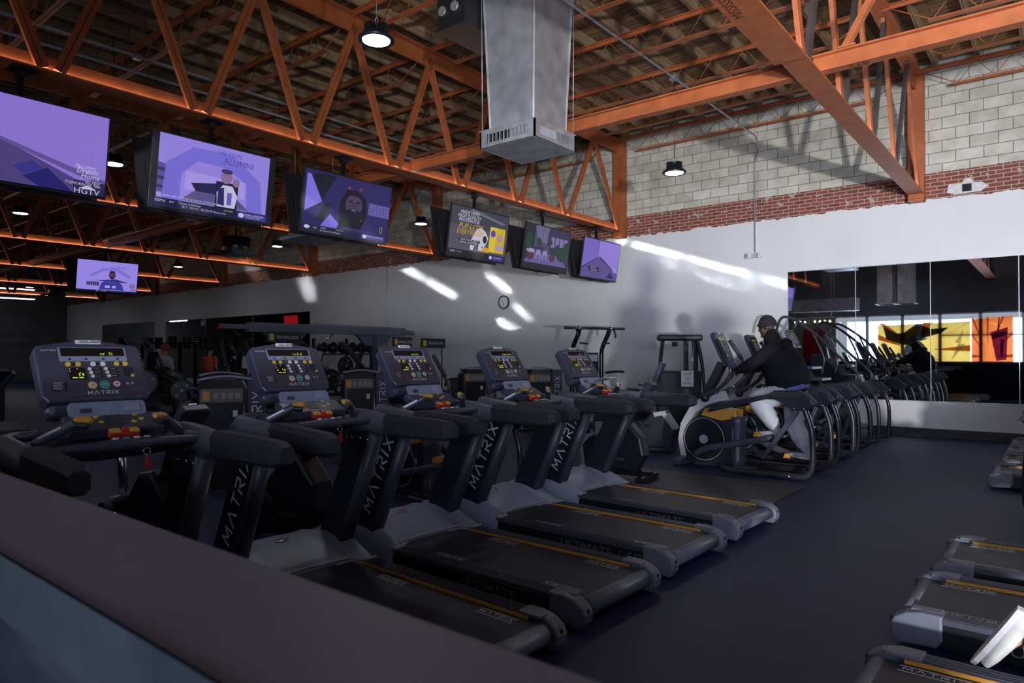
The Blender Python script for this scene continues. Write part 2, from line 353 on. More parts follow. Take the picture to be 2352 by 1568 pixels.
# ------------------------------------------------------------------ roof steel
TX = [-2.03 - 6.11*i for i in range(7)]
ORD = ['rightmost', 'second from the right, above the row of televisions', 'third from the right', 'fourth from the right', 'fifth from the right', 'sixth from the right', 'farthest left']
PB = [-.69, .89, 2.47, 4.03, 5.54, 7.11, 8.64, 10.24, 11.87, 14.02]
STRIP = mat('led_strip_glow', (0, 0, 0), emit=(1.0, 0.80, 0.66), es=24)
t = thing('roof_truss', '', 'truss', (TX[1], YW-.2, 4.37))
Y0 = YW-.2
def chord(z0, z1, zf, y0, y1, lipdown):
    b = MB(); b.box((0, (y0+y1)/2-Y0, (z0+z1)/2-4.37+(.01 if lipdown == 0 else 0)), (.035, y1-y0, z1-z0-.02)); b.box((0, (y0+y1)/2-Y0, zf-4.37), (.25, y1-y0, .018)); return b
chord(4.37, 4.55, 4.379, YS+.1, Y0, 0).obj('bottom_chord', ORANGE, t)
chord(6.24, 6.49, 6.49, YS+.1, Y0, 1).obj('top_chord', ORANGE, t)
for k in range(len(PB)-1):
    a, c_ = PB[k], PB[k+1]; tp = (a+c_)/2
    for yb, s_ in ((a, .075), (c_, -.075)):
        b = MB(); dx = .055
        if yb == PB[-1]: s_ = -.02
        for o_ in (-1, 1): b.bar((.03, yb+s_-Y0, .05), (.03, tp+s_*.25-Y0, 1.98), .032, .055, (1, 0, 0)) if False else None
        p0 = Vector((.045, yb+s_-Y0, .045)); p1 = Vector((.045, tp+s_*.4-Y0, 1.99)); d = (p1-p0).normalized(); sd = Vector((1, 0, 0)).cross(d)
        b.bar(p0+sd*.03, p1+sd*.03, .05, .05, (1, 0, 0)); b.bar(p0-sd*.03, p1-sd*.03, .05, .05, (1, 0, 0))
        b.bar(p0, p1, .03, .02, (1, 0, 0))
        b.obj('web_member', ORANGE, t)
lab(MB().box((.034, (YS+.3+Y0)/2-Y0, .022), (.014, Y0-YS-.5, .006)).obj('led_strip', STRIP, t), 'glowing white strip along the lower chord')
trusses = []
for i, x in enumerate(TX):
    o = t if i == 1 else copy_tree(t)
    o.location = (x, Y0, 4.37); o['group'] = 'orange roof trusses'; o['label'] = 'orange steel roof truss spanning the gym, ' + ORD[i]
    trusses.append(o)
# fabricator stencil on the underside of the rightmost truss
b = MB(); text_into(b, 'MISSISSIPPI STEEL & SUPPLY', (-.085, 5.0-Y0, -.012), (0, -1, 0), (-1, 0, 0), .125, 'CENTER'); text_into(b, 'JACKSON, MISS.', (.045, 4.77-Y0, -.012), (0, -1, 0), (-1, 0, 0), .125, 'CENTER')
MB().box((-.025, (YS+7.0)/2-Y0, -.006), (.31, 7.0-YS-.2, .012)).obj('cover_plate', ORANGE, trusses[0])
STENC = mat('black_stencil_ink', (0.03, 0.015, 0.01), .7)
lab(b.obj('stencil_lettering', STENC, trusses[0]), 'black stencilled fabricator lettering on the lower chord')
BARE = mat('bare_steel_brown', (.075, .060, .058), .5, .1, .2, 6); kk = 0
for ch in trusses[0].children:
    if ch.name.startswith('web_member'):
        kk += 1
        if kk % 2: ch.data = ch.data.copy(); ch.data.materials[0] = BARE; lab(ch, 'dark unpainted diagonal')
cl = None
for i, x in enumerate(TX):
    if cl is None:
        cl = thing('steel_column', '', 'column', (x, YW-.1, 4.24)); MB().box((0, 0, 1.14), (.03, .2, 2.28)).obj('web', ORANGE, cl)
        for s_ in (-1, 1): MB().box((s_*.115, 0, 1.14), (.02, .2, 2.28)).obj('flange', ORANGE, cl)
        MB().box((0, -.01, .02), (.25, .2, .04)).obj('base_plate', ORANGE, cl); MB().box((0, -.09, 1.2), (.24, .015, 2.3)).obj('face_plate', ORANGE, cl); o = cl
    else: o = copy_tree(cl)
    o.location.x = x; o['group'] = 'orange steel columns on the block wall'
    o['label'] = 'orange steel column on the brick wall carrying the roof truss that is ' + ORD[i].split(',')[0]
# tie beams between the trusses, one per bay
ib = thing('steel_beam', '', 'beam', (0, 7.5, 4.40))
for s_, z in ((0, .09),): MB().box((0, 0, z), (6.05, .02, .16)).obj('web', ORANGE, ib)
for z in (.009, .171): MB().box((0, 0, z), (6.05, .13, .018)).obj('flange', ORANGE, ib)
BORD = ['right of the rightmost truss', 'between the two right-hand trusses', 'between the second and third trusses from the right', 'between the third and fourth trusses from the right', 'between the fourth and fifth trusses from the right', 'between the fifth and sixth trusses from the right', 'between the two farthest trusses']
for i in range(7):
    o = ib if i == 0 else copy_tree(ib)
    o.location.x = TX[0]+3.055-6.11*i; o['group'] = 'orange tie beams'; o['label'] = 'orange steel tie beam across the gym, ' + BORD[i]
b = MB(); text_into(b, '8T2', (-2.6, -.0, -.001), (-1, 0, 0), (0, 1, 0), .12, off=.001)
lab(b.obj('stencil_lettering', STENC, ib), 'black stencilled mark near the beam end')
kb = thing('knee_brace', 'orange angle brace rising from the tie beam beside the rightmost truss', 'brace', (-1.70, 7.5, 4.575))
b = MB(); b.bar((.0, 0, .02), (1.05, 0, 1.85), .06, .09, (0, 1, 0)); b.bar((.0, .05, .02), (1.05, .05, 1.85), .012, .09, (0, 1, 0)); b.obj('angle_bar', ORANGE, kb)
MB().box((.03, 0, .02), (.16, .14, .02)).obj('end_plate', ORANGE, kb)
# open web joists between trusses
JY = [13.9, 12.5, 11.05, 9.44, 7.88, 6.32, 4.8, 3.25, 1.7]
JORD = ['against the block wall', 'second from the block wall', 'third from the block wall', 'fourth from the block wall', 'fifth from the block wall', 'sixth from the block wall', 'seventh from the block wall', 'eighth from the block wall', 'ninth from the block wall']
j = thing('bar_joist', '', 'joist', (0, 0, 6.14))
b = MB(); b.box((0, -.032, .375), (6.08, .05, .012)); b.box((0, .032, .375), (6.08, .05, .012)); b.box((0, -.012, .35), (6.08, .008, .05)); b.box((0, .012, .35), (6.08, .008, .05)); b.obj('top_chord', ORANGE, j)
b = MB(); b.box((0, -.028, .006), (4.9, .044, .010)); b.box((0, .028, .006), (4.9, .044, .010)); b.box((0, 0, .025), (4.9, .02, .03)); b.obj('bottom_chord', ORANGE, j)
z = [(-2.98, .36)]; n_ = 18
for k in range(n_+1): z.append((-2.4+4.8*k/n_, .02 if k % 2 == 0 else .35))
z.append((2.98, .36))
MB().tube([(x, 0, q) for x, q in z], .0095, 6).obj('web_rod', ORANGE, j)
first = True
for bay in range(7):
    for r, y in enumerate(JY):
        if bay == 0 and y < 6: continue
        o = j if first else copy_tree(j); first = False
        o.location = (TX[0]+3.055-6.11*bay, y, 6.14); o['group'] = 'orange bar joists'
        o['label'] = 'orange bar joist in the %s bay from the right, %s' % (('first', 'second', 'third', 'fourth', 'fifth', 'sixth', 'seventh')[bay], JORD[r])
# ------------------------------------------------------------------ conduits, ducts, lamps
def conduit(label, pts, r=.014, boxes=(), name='conduit'):
    p0 = Vector(pts[0]); o = thing(name, label, 'conduit', p0, 0, 'metal conduits')
    MB().tube([Vector(p)-p0 for p in pts], r, 8).obj('pipe', GREYL if 'pale' in label else STEEL, o)
    for q in boxes: MB().box(Vector(q)-p0, (.12, .12, .07), bev=.006).obj('junction_box', STEEL, o)
    return o
conduit('bright conduit along the ceiling to the wall and down to the emergency light', [(-4.60, -2.8, 5.72), (-4.60, 13.2, 5.72), (-4.78, 14.0, 5.68), (-4.98, 14.255, 5.5), (-4.98, 14.255, 3.62)], .016, [(-4.60, 9.66, 5.72)])
conduit('upper of two pale conduits running over the left televisions', [(-11.25, -2.8, 6.16), (-11.25, 14.1, 6.16)], .024, [(-11.25, 4.6, 6.14)])
conduit('lower of two pale conduits running over the left televisions', [(-11.55, -2.8, 6.02), (-11.55, 7.6, 6.02), (-11.5, 7.9, 5.9), (-11.4, 10.6, 5.9), (-11.4, 14.1, 5.9)], .024, [(-11.5, 7.6, 6.0), (-11.4, 11.2, 5.9)])
conduit('slim white conduit down the grey wall left of the wall clock', [(-16.55, 14.25, 5.9), (-16.55, 14.25, .2)], .014)
conduit('pale conduit bundle near the top centre beside the big lamp', [(-5.9, 1.2, 6.1), (-5.9, 5.2, 6.1)], .022, [(-5.9, 4.1, 6.1)])
conduit('bent pale conduit dropping to a junction box near the top centre', [(-6.25, 2.6, 6.1), (-6.2, 3.3, 5.9), (-6.0, 3.75, 5.45), (-5.84, 4.1, 5.35), (-5.75, 4.17, 5.35), (-5.75, 4.17, 6.75)], .014)
conduit('grey wall conduit crossing the far tie beam', [(-13.9, 7.38, 4.56), (-20.1, 7.38, 4.56)], .014, [(-15.2, 7.37, 4.5), (-19.6, 7.37, 4.5)])
em = thing('emergency_light', 'white twin-head emergency light on the wall below the conduit', 'light', (-4.98, YW, 3.55))
MB().box((0, -.04, 0), (.26, .07, .09), bev=.01).obj('housing', GREYL, em)
for s_ in (-1, 1):
    h = MB().box((s_*.12, -.09, .0), (.1, .09, .11), rot=(0, 0, s_*.3), bev=.02).obj('lamp_head', WHITEB, em); MB().cyl((s_*.128, -.135, 0), (s_*.13, -.141, 0), .035).obj('lens', GREYL, h)
# supply duct
dk = thing('air_duct', 'square galvanised drop duct with a grilled diffuser box at its foot', 'duct', (-5.13, 6.68, 4.0))
def fr(z, w_): return [Vector((s1*w_/2, s2*w_/2, z)) for s1, s2 in ((-1, -1), (1, -1), (1, 1), (-1, 1))]
b = MB(); b.loft([fr(.22, .66), fr(1.3, .72), fr(2.72, .84)], smooth=False)
for s1, s2 in ((-1, -1), (1, -1), (1, 1), (-1, 1)): b.bar((s1*.33, s2*.33, .22), (s1*.42, s2*.42, 2.72), .025, .025)
b.obj('drop', STEEL, dk)
b = MB(); b.box((0, 0, .005), (.84, .84, .01)); b.box((0, 0, .215), (.86, .86, .012)); b.obj('diffuser_pan', STEEL, dk)
MB().box((0, 0, .11), (.66, .66, .19)).obj('inner_box', BLACKM, dk)
for q in range(4):
    R = Matrix.Rotation(q*PI/2, 4, 'Z'); b = MB(); b.T = R
    for z_, h_ in ((.03, .055), (.19, .055)): b.box((0, -.41, z_), (.84, .02, h_))
    for s_ in (-1, 1): b.box((s_*.37, -.41, .11), (.1, .02, .11))
    g = b.obj('grille_frame', STEEL, dk)
    b = MB(); b.T = R
    for k in range(11): b.box((-.29+.058*k, -.395, .11), (.006, .055, .115), rot=(0, 0, .35 if k < 6 else -.3))
    b.obj('louvre', STEEL, g)
for s1, s2 in ((-1, -1), (1, 1)): MB().cyl((s1*.40, s2*.40, .22), (s1*.41, s2*.41, 2.6), .006, 6).obj('hanger_wire', STEEL, dk)
d2 = thing('duct_box', 'dark sheet metal duct box tucked behind the top of the drop duct', 'duct', (-5.80, 6.37, 5.5))
MB().box((0, 0, .55), (.46, .74, 1.1), bev=.01).obj('casing', mat('dark_duct_metal', (.06, .06, .065), .35, .7), d2)
for s_ in (-.13, .08): MB().cyl((s_, -.372, .22), (s_, -.40, .22), .06).obj('damper_knob', STEEL, d2)
MB().box((0, 0, .0), (.48, .76, .02)).obj('bottom_flange', MT['dark_duct_metal'], d2)
b3 = thing('unit_heater', 'grey ceiling unit behind the third television', 'heater', (-13.4, 9.35, 4.1))
MB().box((0, 0, .04), (1.1, 1.1, .08), bev=.01).obj('diffuser_plate', GREYL, b3); MB().box((0, 0, .75), (.8, .8, 1.3), bev=.01).obj('casing', STEEL, b3); [MB().cyl((s_*.3, s_*.3, 1.4), (s_*.3, s_*.3, 2.66), .01, 6).obj('hanger_rod', STEEL, b3) for s_ in (-1, 1)]
for k in range(6): MB().box((.41, -.3+.12*k, .25), (.02, .03, .2)).obj('louvre', GREYL, b3)
for k, (x, y) in enumerate(((-18.5, 10.3), (-37.9, 11.9))):
    f = thing('ceiling_fan_drum', ['black drum fan hanging left of the far lamp', 'black drum fan hanging over the far left lamps'][k], 'fan', (x, y, 4.35))
    MB().cyl((0, 0, 0), (0, 0, .5), .38, 24).obj('drum', BLACKM, f); MB().cyl((0, 0, .5), (0, 0, 2.2), .03, 8).obj('down_rod', BLACKM, f)
    for q in range(5):
        a = q*2*PI/5; MB().box((math.cos(a)*.6, math.sin(a)*.6, .05), (.5, .12, .015), rot=(.2, 0, a)).obj('blade', BLACKM, f)
# high bay lamps
LENS = mat('lamp_lens_glow', (0, 0, 0), emit=(0.92, 0.96, 1.0), es=70); TUBEG = mat('tube_lens_glow', (0, 0, 0), emit=(0.92, 0.96, 1.0), es=8)
pl = thing('pendant_lamp', '', 'lamp')
MB().lathe([(.0, .15), (.05, .15), (.075, .11), (.10, .085), (.18, .03), (.185, .01), (.165, .0), (.135, .012)], n=28).obj('reflector', BLACKM, pl)
b = MB()
for k in range(20):
    a = k*2*PI/20; b.box((math.cos(a)*.085, math.sin(a)*.085, .12), (.07, .006, .10), rot=(0, 0, a))
b.obj('cooling_fins', BLACKM, pl)
lab(MB().cyl((0, 0, .006), (0, 0, .018), .135, 28).obj('lens', LENS, pl), 'glowing white lens')
MB().tube([(.02*math.cos(a), 0, .21+.03*math.sin(a)) for a in [k*2*PI/12 for k in range(12)]], .005, 6, closed=True).obj('hook', STEEL, pl)
cd_ = MB().cyl((0, 0, 0), (0, 0, 1), .006, 6).obj('cord', BLACKM, pl); cd_.location.z = .23
LP = [(-5.3, 4.42, 4.6, 'glowing high bay lamp at the top centre left of the duct'), (-4.60, 9.66, 4.25, 'glowing high bay lamp hanging before the block wall at right'),
 (-12.1, 4.59, 4.6, 'glowing high bay lamp between the two left televisions'), (-11.9, 11.3, 4.6, 'glowing high bay lamp hanging left of the dog advert television'),
 (-17.6, 11.05, 4.6, 'glowing high bay lamp under the third television from the left'), (-24.4, 11.4, 4.6, 'small glowing lamp right of the lone far television'),
 (-17.9, 4.9, 4.6, 'glowing high bay lamp cut by the left edge of the photo'), (-30.3, 11.1, 4.6, 'tiny glowing lamp left of the lone far television'),
 (-36.6, 10.4, 4.55, 'tiny glowing lamp nearest the far left wall'), (-5.3, -1.3, 4.6, 'added high bay fill lamp over the reception, unseen behind the camera'), (1.0, 4.4, 4.6, 'added high bay fill lamp over the right treadmills, outside the frame'), (1.0, -1.3, 4.6, 'added high bay fill lamp over the reception, unseen right of the camera'), (1.0, 10.9, 4.6, 'added high bay fill lamp before the mirror, outside the frame')]  # last four are unseen lamps, added as fill for the near machines and counter
for i, (x, y, z_, lb) in enumerate(LP):
    o = pl if i == 0 else copy_tree(pl); o.location = (x, y, z_); o['label'] = lb; o['group'] = 'high bay lamps'
    for ch in o.children:
        if ch.name.startswith('cord'): ch.scale.z = (5.72 if i == 1 else 6.76) - z_ - .23
for k in range(3):
    f = thing('tube_light', ['upper of two white tube lights at the far left', 'lower of two white tube lights at the far left', 'white tube light seen glowing in the far mirror'][k], 'light', [(-40.3, 10.6, 4.75), (-39.9, 10.5, 4.25), (-42.0, 8.9, 3.55)][k], [0, 0, PI/2][k], 'far tube lights'); [MB().cyl((0, q, .08), (0, q, 6.76-f.location.z), .01, 6).obj('hanger_rod', STEEL, f) for q in (-.9, .9)]
    MB().box((0, 0, .05), (.16, 2.2, .06)).obj('housing', WHITEB, f); lab(MB().box((0, 0, .0), (.12, 2.1, .05), bev=.02).obj('tube', TUBEG, f), 'glowing tube')
CAPM = mat('end_cap_plastic', (.125, .135, .185), .42, 0, .06)
GREYD = mat('mid_grey_arm_plastic', (.085, .090, .115), .40, 0, .06)
DIMPR = mat('dim_print', (.15, .15, .17), .5, 0, .03)
# ------------------------------------------------------------------ treadmill (local: x right, y towards the console, origin on the floor under the rear)
tm = thing('treadmill', '', 'treadmill')
def seg(*p): return [Vector(q) for q in p]
b = MB(); b.box((0, .86, .085), (.80, 1.66, .10), bev=.01)
for s_ in (-1, 1):
    for y in (.12, 1.8): b.cyl((s_*.33, y, 0), (s_*.33, y, .04), .028, 10)
b.obj('deck_frame', BLACKM, tm)
prof = [(1.75, .152), (-.03, .152)] + [(-.03-.05*math.sin(a), .102+.05*math.cos(a)) for a in [PI*k/10 for k in range(1, 10)]] + [(-.03, .052), (1.75, .052)]
bl = MB().prism(prof, 'x', -.315, .315).obj('belt', BELT, tm)
MB().cyl((-.318, -.03, .102), (.318, -.03, .102), .0535, 24).obj('rear_roller', mat('roller_grey', (.13, .145, .21), .38), tm)
for s_ in (-1, 1):
    b = MB(); b.box((s_*.372, .76, .158), (.105, 1.42, .026))
    for k in range(4): b.box((s_*(.336+.024*k), .76, .1725), (.011, 1.42, .006))
    r = b.obj('side_rail', DARKP, tm)
    lab(MB().box((s_*.3165, .76, .1595), (.009, 1.40, .018), bev=.002).obj('accent_strip', AMBER, r), 'amber edge strip')
    sk = MB().box((s_*.409, .80, .085), (.022, 1.50, .12), bev=.004).obj('side_skirt', BLACKM, tm)
    b = MB(); text_into(b, 'ULTIMATE', (s_*.4205, .62 if s_ > 0 else .60, .09), (0, s_, 0), (0, 0, 1), .085, sx=1.15); lab(b.obj('lettering', DIMPR, sk), 'dim grey lettering')
    b = MB(); text_into(b, 'DECK', (s_*.4205, .62+s_*.42, .09), (0, s_, 0), (0, 0, 1), .085, sx=1.15)
    text_into(b, 'DECK', (s_*.4205, .622+s_*.421, .0905), (0, s_, 0), (0, 0, 1), .085, sx=1.15); b.obj('lettering', GREYL, sk)
    cp = [(.10, .02), (.13, .06), (.13, .185), (.04, .187), (-.035, .172), (-.085, .14), (-.105, .10), (-.10, .055), (-.07, .015)]
    b = MB(); b.prism([(y, z_) for y, z_ in cp], 'x', min(s_*.34, s_*.43), max(s_*.34, s_*.43), .012)
    b.box((s_*.35, .055, .178), (.07, .14, .02), bev=.006)
    e = b.obj('end_cap', CAPM, tm)
    b = MB(); b.ball((s_*.385, -.100, .115), .014, 10, (1, .5, 1)); b.box((s_*.385, -.093, .09), (.010, .012, .045)); b.obj('key_slot', BLACKM, e)
# printed logos on the belt
for s_, y in ((1, 1.05), (-1, 1.08), (1, .22), (-1, .18)):
        b = MB(); logo(b, (s_*.255, y, .152), (0, -s_, 0), (s_, 0, 0), .23, .028, .2)
        for q in (-.028, .028): b.box((s_*.255+q, y, .1532), (.004, .26, .0012))
        lab(b.obj('belt_print', WHITEB, bl), 'pale logo print on the belt')
# motor cover
nx, ny = 25, 19; rows = []
for jn in range(ny):
    y = 1.44 + .64*jn/(ny-1); row = []
    for i in range(nx):
        u = -1 + 2*i/(nx-1); x = u*.435; au = abs(u)
        wing = .178 + .122*math.sin(min(1, (y-1.44)/.42)*PI/2)
        y0 = 1.52 + .035*(1-au*au)
        t_ = max(0, min(1, (y-y0)/.40)); hood = .17 + .118*math.sin(t_*PI/2) + .016*(1-au*au)*t_ + (.012*math.exp(-((au-.50)/.10)**2)*t_)
        if y < y0: hood = .10
        wgt = max(0, min(1, (au-.70)/.10)); wgt = wgt*wgt*(3-2*wgt)
        z_ = hood*(1-wgt) + (wing + .012*wgt*math.sin(PI*max(0, min(1, (au-.7)/.3))))*wgt
        if y > 1.93: z_ -= ((y-1.93)/.15)**2*.075
        if au > .93: z_ -= (au-.93)/.07*.05
        row.append(Vector((x, y, z_)))
    rows.append(row)
b = MB(); vs = [v for r in rows for v in r]; n0 = len(vs)
vs += [Vector((r[0].x-.004, r[0].y, .035)) for r in rows] + [Vector((r[-1].x+.004, r[-1].y, .035)) for r in rows] + [Vector((v.x, v.y+.01, .035)) for v in rows[-1]]
fs = [(jn*nx+i, jn*nx+i+1, (jn+1)*nx+i+1, (jn+1)*nx+i) for jn in range(ny-1) for i in range(nx-1)]
fs += [(n0+jn, jn*nx, (jn+1)*nx, n0+jn+1) for jn in range(ny-1)] + [(jn*nx+nx-1, n0+ny+jn, n0+ny+jn+1, (jn+1)*nx+nx-1) for jn in range(ny-1)]
fs += [((ny-1)*nx+i, (ny-1)*nx+i+1, n0+2*ny+i+1, n0+2*ny+i) for i in range(nx-1)]
b.poly(vs, fs, True); mc = b.obj('motor_cover', GREYC, tm)
b = MB(); b.tube([(x, 1.513+.035*(1-(x/.435)**2), .178+.0035) for x in [-.30+.03*k for k in range(21)]], .008, 6)
for s_ in (-1, 1): b.bar((s_*.335, 1.436, .183), (s_*.43, 1.436, .178), .014, .016); b.bar((s_*.33, 1.436, .18), (s_*.31, 1.52, .18), .012, .014)
lab(b.obj('cover_lip', GREYL, mc), 'pale lip edge')
b = MB(); b.lathe([(.045, 0), (.045, .006), (.040, .010), (0, .010)], (0, 0, 0), 24)
for v in b.bm.verts: v.co = Vector((v.co.x*1.15, v.co.y*.62+1.86, v.co.z+.287))
bd = b.obj('badge', CHROME, mc)
b = MB(); logo(b, (0, 1.86, .2975), (1, 0, 0), (0, 1, 0), .07, .016, .2); b.obj('badge_lettering', GREYPR, bd)
# uprights
for s_ in (-1, 1):
    b = MB(); x0, x1 = sorted((s_*.325, s_*.42))
    b.prism([(1.71, .22), (1.93, .24), (1.90, .36), (1.585, .985), (1.36, .985)], 'x', x0, x1, .012, 3)
    up = b.obj('upright', BLACKP, tm)
    MB().tube([(s_*.372, 1.715, .20), (s_*.372, 1.355, .985)], [(.050, .045)]*2, 14).obj('upright_edge', DARKP, up)
    d = Vector((0, 1.33-1.70, .985-.22)).normalized(); e_ = Vector((0, d.z, -d.y))
    b = MB(); logo(b, Vector((s_*.42, 1.60, .655)), d, e_*(-s_), .60, .095, .15) if False else logo(b, Vector((s_*.4205, 1.615, .655)), d*(-s_), e_, .58, .085, .16)
    lab(b.obj('upright_lettering', WHITEB, up), 'white logo running along the upright')
    for y, z_ in ((1.385, .945), (1.46, .95), (1.55, .95)): MB().ball((s_*.322, y, z_), .010, 8).obj('bolt', CHROME, up)
# arms and dash
dash = MB()
dash.loft([[Vector((x, 1.56 + .20*(.5+.5*math.cos(a)) , 1.045 + (.055+.02*math.cos(x*4))*math.sin(a))) for a in [2*PI*k/12 for k in range(12)]] for x in (-.40, -.33, -.2, 0, .2, .33, .40)])
ds = dash.obj('dash', SLATE, tm)
for s_ in (-1, 1):
    path = spline([(s_*.24, 1.72, 1.06), (s_*.33, 1.71, 1.06), (s_*.39, 1.60, 1.06), (s_*.395, 1.42, 1.05), (s_*.385, 1.22, 1.04)], 5)
    lab(MB().tube(path, [(.052, .072)]*16+[(.053, .069), (.054, .066), (.054, .062), (.054, .060), (.054, .059)], 14).obj('arm', GREYD, tm), 'grey curved arm')
    b = MB(); b.loft([[Vector((s_*(.385+.035*(1.2-y)) + c0*wd, y, 1.045-.01*(1.2-y) + c1*ht)) for c0, c1 in ((-1, -.7), (-.6, -1), (.6, -1), (1, -.7), (1, .6), (.55, 1), (-.55, 1), (-1, .6))] for y, wd, ht in ((1.245, .05, .068), (1.215, .054, .070), (.80, .050, .060), (.725, .047, .056), (.68, .036, .036))], smooth=False)
    lab(b.obj('arm_grip', RUBB, tm), 'black padded rear arm rest')
    b = MB(); b.lathe([(.062, 0), (.066, .022), (.058, .026), (.048, .012), (.046, -.04), (0, -.045)], (s_*.335, 1.66, 1.10), 20); b.obj('cup_holder', SLATE, ds)
    gp = spline([(s_*.33, 1.53, 1.07), (s_*.285, 1.49, 1.11), (s_*.215, 1.43, 1.16), (s_*.185, 1.405, 1.18)], 4)
    g = MB().tube(gp, [.023]*(len(gp)-3)+[.024, .026, .024], 12).obj('hand_grip', SLATE, ds)
    b = MB(); q = Vector((s_*.165, 1.395, 1.192)); b.prism([(-.04, -.010), (.030, -.018), (.045, -.004), (.025, .018), (-.03, .018)], 'z', -.011, .011, .005)
    R = Matrix.Rotation(.6*s_, 3, 'Z') @ Matrix.Rotation(.45, 3, 'X')
    for v in b.bm.verts: v.co = q + R @ v.co
    lab(b.obj('thumb_switch', AMBER, g), 'amber thumb switch'); MB().box(q+Vector((0, -.004, -.02)), (.055, .05, .03), rot=(.4, 0, .6*s_), bev=.006).obj('switch_base', BLACKP, g)
    MB().bar(Vector((s_*.305, 1.485, 1.118)), Vector((s_*.235, 1.425, 1.166)), .014, .008).obj('sensor_plate', STEEL, g)
hb = spline([(-.385, 1.42, 1.06), (-.2, 1.37, 1.068), (0, 1.35, 1.075), (.2, 1.37, 1.072), (.385, 1.42, 1.06)], 5)
h = MB().tube(hb, [.021]*4+[.023]*4+[.026]*5+[.023]*4+[.022]*4, 12).obj('handlebar', SLATE, tm)
for s_ in (-1, 1): MB().cyl((s_*.372, 1.417, 1.06), (s_*.40, 1.425, 1.06), .027, 12).obj('joint_collar', BLUEG, h)
MB().box((.03, 1.375, 1.085), (.20, .055, .03), bev=.01).obj('switch_pod', BLACKP, h)
for k, mt in enumerate((WHITEB, TEAL, WHITEB, GREYL)): b = MB(); b.lathe([(.016, 0), (.014, .006), (0, .006)], (0, 0, 0), 12); [setattr(v, 'co', v.co+Vector((-.04+.045*k, 1.362, 1.100))) for v in b.bm.verts]; b.obj('bar_button', mt, h)
es = MB().box((.02, 1.43, 1.118), (.135, .04, .034), rot=(.3, 0, 0), bev=.010).obj('stop_bar', REDP, tm); lab(es, 'red and yellow emergency stop bar')
b = MB()
for s_ in (-1, 1): b.box((.02+s_*.040, 1.428, 1.127), (.045, .038, .026), rot=(.3, 0, 0), bev=.005)
b.obj('stop_pad', mat('stop_yellow', (.60, .36, .04), .4), es); MB().cyl((.02, 1.425, 1.13), (.02, 1.418, 1.145), .014, 12).obj('stop_key', REDP, es)
b = MB(); b.tube([(.085+.016*math.cos(a), 1.34, 1.035+.016*math.sin(a)) for a in [k*2*PI/12 for k in range(12)]], .003, 6, closed=True); kr = b.obj('key_ring', CHROME, tm)
lab(MB().prism([(.07, .955), (.105, .955), (.10, 1.005), (.086, 1.02)], 'y', 1.333, 1.347, .003).obj('safety_clip', REDP, kr), 'red safety clip')
for s_ in (-1, 1):
    b = MB(); b.prism([(s_*x, y) for x, y in ((.405, 1.40), (.42, 1.62), (.36, 1.74), (.15, 1.76), (.15, 1.63), (.235, 1.60), (.30, 1.545), (.335, 1.47), (.35, 1.38))], 'z', 1.035, 1.098, .014, 3); b.obj('dash_wing', GREYD, ds)
# key tray, phone ledge, neck
tr = MB().box((.03, 1.565, 1.145), (.42, .15, .05), rot=(.45, 0, 0), bev=.012).obj('key_tray', SLATE, ds)
def on_tray(u, v): return Vector((.03+u, 1.565+v*math.cos(.45), 1.171+v*math.sin(.45)))
b = MB(); b.box(on_tray(0, 0)-Vector((0, 0, .003)), (.36, .115, .004), rot=(.45, 0, 0)); b.obj('key_panel', BLACKP, tr)
for u, v in ((-.075, .03), (-.065, -.02), (.075, -.03), (.10, .035), (.115, -.01)): MB().cyl(on_tray(u, v), on_tray(u, v)+Vector((0, -.002, .005)), .012, 12).obj('tray_button', YELL, tr)
b = MB()
for i in range(4):
    for k in range(3): b.box(on_tray(-.03+.028*k, .04-.026*i)+Vector((0, -.001, .002)), (.022, .018, .004), rot=(.45, 0, 0))
b.obj('keypad', DARKP, tr)
lg = MB().prism(rrect(-.15, 0, .19, .075, .02), 'y', 0, .012).obj('phone_ledge', BLUEG, ds)
lg.location = (0, 1.60, 1.19); lg.rotation_euler = (-.5, 0, 0)
MB().box((.125, -.003, .038), (.075, .006, .04), bev=.002).obj('socket_plate', GREYC, lg); MB().box((-.08, -.003, .03), (.045, .006, .022)).obj('usb_slot', DARKP, lg)
MB().box((.0, 1.735, 1.235), (.43, .10, .13), rot=(-.35, 0, 0), bev=.03).obj('neck', SLATE, ds)
# console head
FA = math.atan2(1.835-1.665, 1.555-1.29); L_ = .335
def cf(u, v, n=0):      # console face coordinates -> treadmill coordinates
    return Vector((u*.905, 1.66 + v*math.sin(FA) - n*math.cos(FA), 1.272 + v*math.cos(FA) + n*math.sin(FA)))
def face_prism(pts, n0, n1, bev=0):
    b = MB(); vs = [cf(x, y, n0) for x, y in pts] + [cf(x, y, n1) for x, y in pts]; k = len(pts)
    bv, fs = b.poly(vs, [tuple(range(k-1, -1, -1)), tuple(range(k, 2*k))] + [(i, (i+1) % k, k+(i+1) % k, k+i) for i in range(k)])
    bmesh.ops.recalc_face_normals(b.bm, faces=fs)
    if bev: bmesh.ops.bevel(b.bm, geom=list({e for f in fs[:2] for e in f.edges}), offset=bev, segments=3, affect='EDGES', profile=.5, clamp_overlap=True)
    return b
o_ = rrect(-.262, -.01, .262, .30, .03); top = [(-.262+.524*k/12, .30+.032*math.sin(PI*k/12)) for k in range(12, -1, -1)]
pts = [p for p in o_ if p[1] < .2]; pts = [(.262, .02)] + [(.262, .28)] + [(.245, .305)] + [(x*.92, y+.004) for x, y in top[1:-1]] + [(-.245, .305), (-.262, .28), (-.262, .02), (-.24, -.01), (.24, -.01)]
con = face_prism(pts, -.085, 0, .014).obj('console', SLATE, tm)
